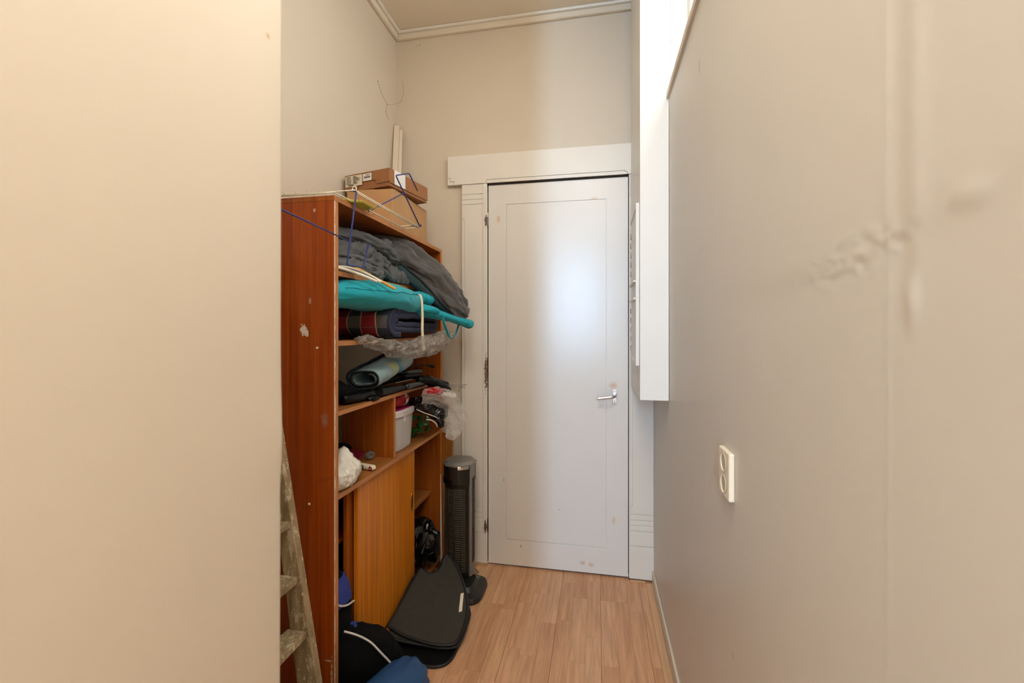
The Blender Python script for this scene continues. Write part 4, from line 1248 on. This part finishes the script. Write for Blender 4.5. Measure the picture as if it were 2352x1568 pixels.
MB().tube(catmull([(-0.90, 2.11, 0.756), (-0.895, 2.11, 0.80), (-0.885, 2.12, 0.86)], 12), 0.002, 6).build('stem', 'leaf_dark', plt_, smooth=True)

# ------------------------------------------------------------------ left part of the same shelf
wb = blob([(-0.900, 1.335, 0.788, 0.055, 0.034), (-0.890, 1.385, 0.790, 0.055, 0.036), (-0.886, 1.430, 0.796, 0.046, 0.044), (-0.884, 1.468, 0.782, 0.032, 0.026)], 60, 54, 0.9, 0.007, 16, 121.0)
for i, p in enumerate(wb.v):
    p = Vector(p)
    w = math.exp(-((p.y - 1.44) / 0.022) ** 2 - ((p.x + 0.90) / 0.03) ** 2)
    if p.z > 0.80:
        p.z += 0.034 * w
    wb.v[i] = tuple(p)
crumple(wb, 0.008, 16, 8.0)
wb.v = [(p[0], max(p[1], 1.323), max(p[2], 0.7555)) for p in wb.v]
o = wb.build('paper_bag', 'white_film', smooth=True)
tag(o, 'crumpled white bag on the shelf right behind the near side panel', 'bag')
mp_ = tag(empty('maroon_packet', (-1.01, 1.58, 0.755)), 'opened maroon packet with pale lettering behind the crumpled white bag', 'packet')
MB().prism([(-1.07, 1.545, 0.758), (-0.935, 1.545, 0.758), (-0.935, 1.555, 0.806), (-1.07, 1.560, 0.812)], (0, 0.003, 0)).build('front_panel', 'maroon_foil', mp_)
MB().prism([(-1.08, 1.548, 0.758), (-0.94, 1.552, 0.758), (-0.95, 1.69, 0.790), (-1.09, 1.69, 0.796)], (0, 0, 0.004)).build('back_panel', 'maroon_foil', mp_)
MB().prism([(-1.07, 1.562, 0.813), (-0.99, 1.558, 0.808), (-1.01, 1.62, 0.800), (-1.08, 1.64, 0.806)], (0, 0, 0.002)).build('flap', 'kraft_inside', mp_)
pr = MB()
for i in range(9):
    x0_ = -1.035 + i * 0.0098
    z0_ = 0.792 + 0.0002 * i
    y_ = 1.5515
    pr.box(x0_, x0_ + 0.0022, y_ - 0.001, y_ + 0.001, z0_, z0_ + 0.0085)
    pr.box(x0_ + 0.0022, x0_ + 0.006, y_ - 0.001, y_ + 0.001, z0_ + (0.0035 if i % 2 else 0.006), z0_ + (0.0055 if i % 2 else 0.0085))
    if i % 3:
        pr.box(x0_ + 0.0048, x0_ + 0.0068, y_ - 0.001, y_ + 0.001, z0_, z0_ + 0.0085)
tag(pr.build('lettering', 'paper_white', mp_), kind='stuff')
case = tag(empty('patterned_case', (-0.888, 1.585, 0.755)), 'small cream case printed with flowers lying in front of the divider', 'case')
cs = MB()
rings = []
A_, B_ = Vector((-0.948, 1.598, 0.765)), Vector((-0.842, 1.572, 0.765))
dA = (B_ - A_)
sA = dA.cross(Vector((0, 0, 1))).normalized()
for i in range(13):
    f_ = i / 12
    e_ = math.sqrt(max(0.02, 1 - (2 * f_ - 1) ** 8))
    c_ = A_ + dA * f_
    rings.append([c_ + sA * 0.012 * e_ * a + Vector((0, 0, 1)) * 0.0095 * e_ * b for a, b in ((-1, -.8), (-.6, -1), (.6, -1), (1, -.8), (1, .8), (.6, 1), (-.6, 1), (-1, .8))])
cs.loft(rings).build('case_body', 'cream_print', case, smooth=True)
ft = A_ + dA * 0.0 + sA * 0.0
def petals(cen, r, m_, n_=5):
    q = MB()
    dn = dA.normalized()
    for k in range(n_):
        a = 2 * math.pi * k / n_ + 0.4
        c_ = cen + dn * math.cos(a) * r * 0.62 + Vector((0, 0, 1)) * math.sin(a) * r * 0.62
        pts = [c_ + dn * math.cos(t) * r * 0.36 + Vector((0, 0, 1)) * math.sin(t) * r * 0.36 for t in [j * math.pi / 4 for j in range(8)]]
        q.prism([p + sA * 0.0 for p in pts], sA * 0.0012)
    return tag(q.build('flower_print', m_, case), kind='stuff')
petals(A_ + dA * 0.86 + sA * 0.0116, 0.0095, 'flower_red')
petals(A_ + dA * 0.48 + sA * 0.0116, 0.0095, 'olive_ink')
petals(A_ + dA * 0.22 + sA * 0.0116, 0.0080, 'olive_ink', 4)
gb = MB()
rings = []
for k in range(24):
    a = 2 * math.pi * k / 24
    rings.append([Vector((-0.935 + (0.010 + 0.008 * math.cos(t)) * math.cos(a) * 0.6, 1.70 + (0.010 + 0.008 * math.cos(t)) * math.cos(a), 0.7735 + (0.010 + 0.008 * math.cos(t)) * math.sin(a) + 0.0)) + Vector((0.008 * math.sin(t), 0, 0)) for t in [j * math.pi / 6 for j in range(12)]])
rings.append(rings[0])
gb.loft(rings, caps=False)
gb.v = [tuple(Vector(p) + noise.noise_vector(Vector(p) * 150) * 0.002) for p in gb.v]
o = gb.build('fluff_ball', 'grey_dust', smooth=True)
tag(o, 'grey ring of fluff on the shelf against the divider', 'fluff')
o = blob([(-1.06, 1.60, 0.79, 0.02, 0.012), (-1.05, 1.66, 0.805, 0.022, 0.020), (-1.045, 1.72, 0.79, 0.02, 0.012)], 24, 24, 1, 0.003, 10, 131.0).build('black_pouch', 'black_fabric', smooth=True)
tag(o, 'black pouch at the back of the shelf behind the maroon packet', 'pouch')

# ------------------------------------------------------------------ bin bag in the right lower compartment
b_ = blob([(-1.0, 2.00, 0.19, 0.06, 0.09), (-0.95, 2.06, 0.20, 0.07, 0.115), (-0.90, 2.11, 0.20, 0.07, 0.12), (-0.855, 2.13, 0.19, 0.06, 0.10), (-0.815, 2.10, 0.185, 0.03, 0.05)], 26, 26, 0.9, 0.012, 12, 141.0)
crumple(b_, 0.016, 13, 9.0)
b_.v = [(min(p[0], -0.80), min(p[1], 2.278), max(p[2], 0.075)) for p in b_.v]
o = b_.build('black_plastic_bag', 'black_film', smooth=False)
tag(o, 'shiny black plastic bag stuffed into the open lower compartment behind the tower fan', 'plastic bag')

# boards leaning at the far end of the bookcase
o = MB().prism([(-1.00, 2.318, 0), (-0.808, 2.318, 0), (-0.786, 2.330, 0.708), (-0.86, 2.330, 0.735), (-1.00, 2.330, 0.70)], (0, 0.014, 0)).build('wooden_board', 'pine_board', bevel=0.001)
tag(o, 'orange-brown wooden board squeezed between the bookcase end and the far wall', 'board')
o = MB().prism([(-0.834, 2.262, 0.001), (-0.822, 2.256, 0.001), (-0.832, 2.262, 0.52)], (0.002, 0.003, 0)).build('white_sliver', 'paper_white')
tag(o, 'thin white pointed strip standing against the far bookcase panel', 'strip')

# ------------------------------------------------------------------ tower fan
fx, fy = -0.692, 2.166
fan = tag(empty('tower_fan', (fx, fy, 0)), 'black tower fan with a silver top and vented silver side standing beside the bookcase', 'fan')
def fprof(s=1.0, n=22):
    pts = []
    for k in range(n):
        a = math.radians(-205 + 190 * k / (n - 1))
        pts.append((fx + 0.078 * s * math.cos(a) - 0.004, fy + 0.078 * s * math.sin(a)))
    pts += [(fx + 0.074 * s, fy + 0.035 * s), (fx + 0.045 * s, fy + 0.075 * s), (fx - 0.05 * s, fy + 0.072 * s)]
    return pts
FZ0, FZ1 = 0.055, 0.618
MB().loft([[(px, py, z) for px, py in fprof(sc)] for sc, z in ((0.80, FZ0), (0.93, FZ0 + 0.03), (0.93, 0.515), (1.0, 0.530), (1.0, FZ1 - 0.006), (0.98, FZ1))]).build('body', 'fan_black', fan, bevel=0.002)
def cprof(sc):
    return [(fx + sc * px, fy + sc * py) for px, py in ((-0.080, 0.030), (-0.082, -0.028), (-0.052, -0.068), (-0.006, -0.080), (0.036, -0.074), (0.066, -0.046), (0.080, -0.012), (0.078, 0.036), (0.045, 0.078), (-0.048, 0.076))]
MB().loft([[(px, py, z) for px, py in cprof(sc)] for sc, z in ((1.01, FZ1), (1.01, FZ1 + 0.008), (0.84, FZ1 + 0.020))]).build('top_cap', 'fan_silver', fan)
# silver side strip on the corridor side
arc = [(fx + 0.0815 * math.cos(math.radians(a)) - 0.004, fy + 0.0815 * math.sin(math.radians(a))) for a in range(-31, 18, 6)]
arc_in = [(fx + 0.072 * math.cos(math.radians(a)) - 0.004, fy + 0.072 * math.sin(math.radians(a))) for a in range(17, -36, -6)]
ss = MB().prism([(px, py, FZ0 + 0.01) for px, py in arc + arc_in], (0, 0, FZ1 - FZ0 - 0.011)).build('side_strip', 'fan_silver', fan)
vt = MB()
for i in range(36):
    z = 0.130 + i * 0.0118
    pts = []
    for k in range(5):
        a = math.radians(-20 + k * 5)
        pts.append((fx + 0.083 * math.cos(a) - 0.004, fy + 0.083 * math.sin(a), z + k * 0.0026))
    q = [tuple(p) for p in pts] + [(p[0], p[1], p[2] + 0.0052) for p in pts[::-1]]
    vt.prism(q, (-0.003, 0, 0))
tag(vt.build('vent_slots', 'dark_hole', ss), kind='stuff')
gr = MB()
for i in range(46):
    z = 0.098 + i * 0.0090
    pts = [(fx + 0.0765 * math.cos(math.radians(a)) - 0.004, fy + 0.0765 * math.sin(math.radians(a)), z) for a in range(-140, -42, 7)]
    gr.tube(pts, 0.0017, 5)
tag(gr.build('grille_bars', 'fan_bar', fan, smooth=True), kind='stuff')
for a in range(-138, -42, 24):
    MB().tube([(fx + 0.0785 * math.cos(math.radians(a)) - 0.004, fy + 0.0785 * math.sin(math.radians(a)), z) for z in (0.094, 0.508)], 0.0017, 6).build('grille_rib', 'fan_black', fan, smooth=True)
MB().prism([(fx + 0.081 * math.cos(math.radians(a)) - 0.004, fy + 0.081 * math.sin(math.radians(a)), 0.530) for a in (-160, -145, -130, -115, -100)] +
           [(fx + 0.076 * math.cos(math.radians(a)) - 0.004, fy + 0.076 * math.sin(math.radians(a)), 0.530) for a in (-100, -115, -130, -145, -160)], (0, 0, 0.024)).build('control_window', 'black_film', fan)
MB().prism([(fx + 0.0835 * math.cos(math.radians(a)) - 0.004, fy + 0.0835 * math.sin(math.radians(a)), 0.605) for a in range(-78, -34, 6)] +
           [(fx + 0.070 * math.cos(math.radians(a)) - 0.004, fy + 0.070 * math.sin(math.radians(a)), 0.605) for a in range(-36, -80, -6)], (0, 0, 0.017)).build('badge', 'chrome', fan, bevel=0.002)
def base_ring(hx_, hy_, z, n=40, e=0.5):
    return [(-0.667 + math.copysign(abs(math.cos(2 * math.pi * k / n)) ** e, math.cos(2 * math.pi * k / n)) * hx_,
             2.105 + math.copysign(abs(math.sin(2 * math.pi * k / n)) ** e, math.sin(2 * math.pi * k / n)) * hy_, z) for k in range(n)]
MB().loft([base_ring(0.120, 0.112, 0.001), base_ring(0.124, 0.116, 0.012), base_ring(0.118, 0.110, 0.028), base_ring(0.085, 0.080, 0.040), base_ring(0.07, 0.065, 0.058)]).build('base', 'fan_black', fan, smooth=False, bevel=0.002)
pg = MB().box(-0.650, -0.622, 2.165, 2.195, 0.062, 0.090).build('plug', 'fan_black', fan, bevel=0.004)
for zz in (0.068, 0.084):
    MB().tube([(-0.624, 2.18, zz), (-0.580, 2.13, zz)], 0.0022, 8).build('prong', 'chrome', pg)

# ------------------------------------------------------------------ car mats
mat1 = [(-0.736, 2.078), (-0.718, 2.076), (-0.676, 2.040), (-0.615, 1.965), (-0.568, 1.88), (-0.553, 1.833), (-0.546, 1.769), (-0.552, 1.714), (-0.566, 1.69), (-0.601, 1.676), (-0.653, 1.668), (-0.728, 1.67), (-0.783, 1.675), (-0.82, 1.685), (-0.848, 1.691), (-0.847, 1.705), (-0.838, 1.831), (-0.831, 1.931), (-0.825, 1.973), (-0.804, 1.971), (-0.778, 1.961), (-0.76, 1.964), (-0.743, 1.982), (-0.738, 2.012), (-0.744, 2.048)]
def matz(x, y, lift=0.0, k=1.0):
    return max(0.0, (0.012 - 0.121 * (x + 0.651) + 0.318 * (y - 1.664)) * k) + lift
def car_mat(name, label, outline, zf, th=0.008, felt='black_felt', tagp=None):
    t = tag(empty(name, (outline[0][0], outline[0][1], 0)), label, 'car mat', 'car mats on the floor by the fan')
    ring = catmull([(p[0], p[1]) for p in outline] + [outline[0]], 110)[:-1]
    cx = sum(p[0] for p in ring) / len(ring); cy = sum(p[1] for p in ring) / len(ring)
    bm_ = MB()
    bm_.prism([(px, py, zf(px, py)) for px, py in ring], (0, 0, th))
    bm_.build('felt', felt, t)
    loop = [(px, py, zf(px, py) + th * 0.55) for px, py in ring]
    MB().tube(loop + [loop[0], loop[1]], 0.0062, 8, caps=False).build('binding', 'black_binding', t, smooth=True)
    return t
m1 = car_mat('car_mat', 'uppermost black felt car mat with a notch, tilted against the tower fan', mat1, lambda x, y: matz(x, y, 0.026))
MB().prism([(-0.585, 1.815, matz(-0.585, 1.815, 0.0352)), (-0.572, 1.822, matz(-0.572, 1.822, 0.0352)), (-0.590, 1.905, matz(-0.590, 1.905, 0.0352)), (-0.602, 1.898, matz(-0.602, 1.898, 0.0352))], (0, 0, 0.0008)).build('care_tag', 'label_cream', m1)
m2o = [(x - 0.012 - 0.05 * max(0, min(1, (2.02 - y) / 0.3)) * (1 if x < -0.70 else 0), y + 0.004 + (0.0 if x > -0.7 else -0.01)) for x, y in mat1]
m2o = [(min(-0.540 if y < 1.9 else x + 0.020, x + 0.016) if x > -0.72 else max(x, -0.852), y) for x, y in m2o]
car_mat('car_mat', 'black car mat directly under the uppermost one', m2o, lambda x, y: matz(x, y, 0.013, 0.90))
m3o = [(-0.61, 2.0), (-0.570, 1.93), (-0.560, 1.83), (-0.560, 1.72), (-0.563, 1.66), (-0.580, 1.622), (-0.62, 1.603), (-0.68, 1.605), (-0.76, 1.63), (-0.835, 1.66), (-0.845, 1.72), (-0.838, 1.84), (-0.80, 1.93), (-0.70, 1.97)]
car_mat('car_mat', 'lowest black car mat lying on the floor with its rounded corner showing', m3o, lambda x, y: 0.002 + 0.04 * max(0, y - 1.80), felt='black_fabric')

# ------------------------------------------------------------------ sports bag and blue roll in front of the bookcase
sbg = tag(empty('sports_bag', (-0.82, 1.39, 0)), 'black sports bag with blue panels and white piping spilling out of the lower compartment', 'bag')
blob([(-0.905, 1.395, 0.09, 0.045, 0.060), (-0.902, 1.395, 0.20, 0.045, 0.062), (-0.900, 1.395, 0.33, 0.042, 0.060), (-0.912, 1.392, 0.41, 0.035, 0.052), (-0.93, 1.39, 0.462, 0.018, 0.028)], 44, 36, 0.8, 0.002, 10, 151.0, up=(0, 1, 0)).build('upright_pocket', 'black_fabric', sbg, smooth=True)
blob([(-0.8995, 1.395, 0.345, 0.0445, 0.0615), (-0.903, 1.394, 0.385, 0.0415, 0.0585), (-0.913, 1.392, 0.425, 0.035, 0.050)], 24, 36, 0.8, 0.002, 10, 151.0, up=(0, 1, 0), capr=1).build('blue_panel', 'blue_fabric', sbg, smooth=True)
MB().tube(catmull([(-0.862, 1.332, 0.400), (-0.855, 1.345, 0.372), (-0.851, 1.385, 0.348), (-0.853, 1.430, 0.335), (-0.862, 1.452, 0.322)], 30), 0.0034, 8).build('piping', 'piping_white', sbg, smooth=True)
blob([(-0.885, 1.385, 0.11, 0.045, 0.09), (-0.85, 1.405, 0.135, 0.055, 0.125), (-0.805, 1.44, 0.125, 0.055, 0.11), (-0.76, 1.475, 0.09, 0.05, 0.08), (-0.725, 1.51, 0.055, 0.04, 0.045)], 48, 44, 0.85, 0.004, 8, 161.0).build('bag_body', 'black_fabric', sbg, smooth=True)
MB().tube(catmull([(-0.838, 1.350, 0.284), (-0.80, 1.370, 0.262), (-0.768, 1.396, 0.226), (-0.742, 1.411, 0.188), (-0.708, 1.435, 0.130)], 30), 0.0034, 8).build('piping', 'piping_white', sbg, smooth=True)
blob([(-0.850, 1.410, 0.258, 0.02, 0.006), (-0.842, 1.425, 0.255, 0.024, 0.007), (-0.830, 1.445, 0.246, 0.016, 0.006)], 20, 24, 0.9, 0.001, 8, 3.0).build('blue_panel', 'blue_fabric', sbg, smooth=True)
MB().tube(catmull([(-0.752, 1.262, 0.152), (-0.735, 1.272, 0.140), (-0.715, 1.285, 0.134), (-0.70, 1.29, 0.120)], 16), 0.0022, 8).build('cord', 'piping_white', sbg, smooth=True)

nr = tag(empty('rolled_mat_bag', (-0.64, 1.3, 0)), 'stuffed dark blue nylon roll lying on the floor in front of the sports bag', 'roll')
rp_ = [(-0.742, 1.05, 0.088, 0.082, 0.082), (-0.716, 1.16, 0.090, 0.086, 0.086), (-0.685, 1.27, 0.090, 0.088, 0.088), (-0.652, 1.375, 0.088, 0.086, 0.084), (-0.634, 1.435, 0.082, 0.074, 0.074), (-0.625, 1.462, 0.076, 0.05, 0.05)]
b_ = blob(rp_, 60, 60, 0.95, 0.0, 8, 171.0, capr=7)
for i, p in enumerate(b_.v):
    p = Vector(p)
    f_ = max(0, min(1, (p.y - 1.34) / 0.10))
    a = math.atan2(p.z - 0.085, p.x + 0.64)
    p += (Vector((p.x + 0.64, 0, p.z - 0.085)).normalized()) * 0.004 * f_ * math.sin(a * 11 + 1.3 * math.sin(a * 3))
    p.z = max(p.z, 0.001)
    b_.v[i] = tuple(p)
b_.build('roll_body', 'navy_nylon', nr, smooth=True)

# ------------------------------------------------------------------ cobwebs in the corner
cw = MB()
for pts in (((-1.1435, 2.16, 2.619), (-1.1435, 2.20, 2.575), (-1.142, 2.268, 2.549)), ((-1.142, 2.268, 2.549), (-1.13, 2.32, 2.575), (-1.115, 2.383, 2.62)), ((-1.143, 2.268, 2.549), (-1.143, 2.253, 2.50), (-1.143, 2.284, 2.472)), ((-1.115, 2.383, 2.62), (-1.10, 2.383, 2.68), (-1.11, 2.383, 2.74))):
    cw.tube(catmull(list(pts), 10), 0.0006, 5)
for p in ((-1.1435, 2.16, 2.619), (-1.143, 2.268, 2.549), (-1.143, 2.253, 2.50), (-1.02, 2.382, 2.93), (-1.0, 2.382, 2.935)):
    cw.tube([Vector(p) + Vector((rr_.uniform(-.003, .003), 0, rr_.uniform(-.005, .005))) for _ in range(4)], 0.0013, 5)
o = cw.build('cobweb', 'cobweb_grey')
tag(o, 'dusty cobweb strands in the wall corner above the boxes', 'cobweb', kind='stuff')
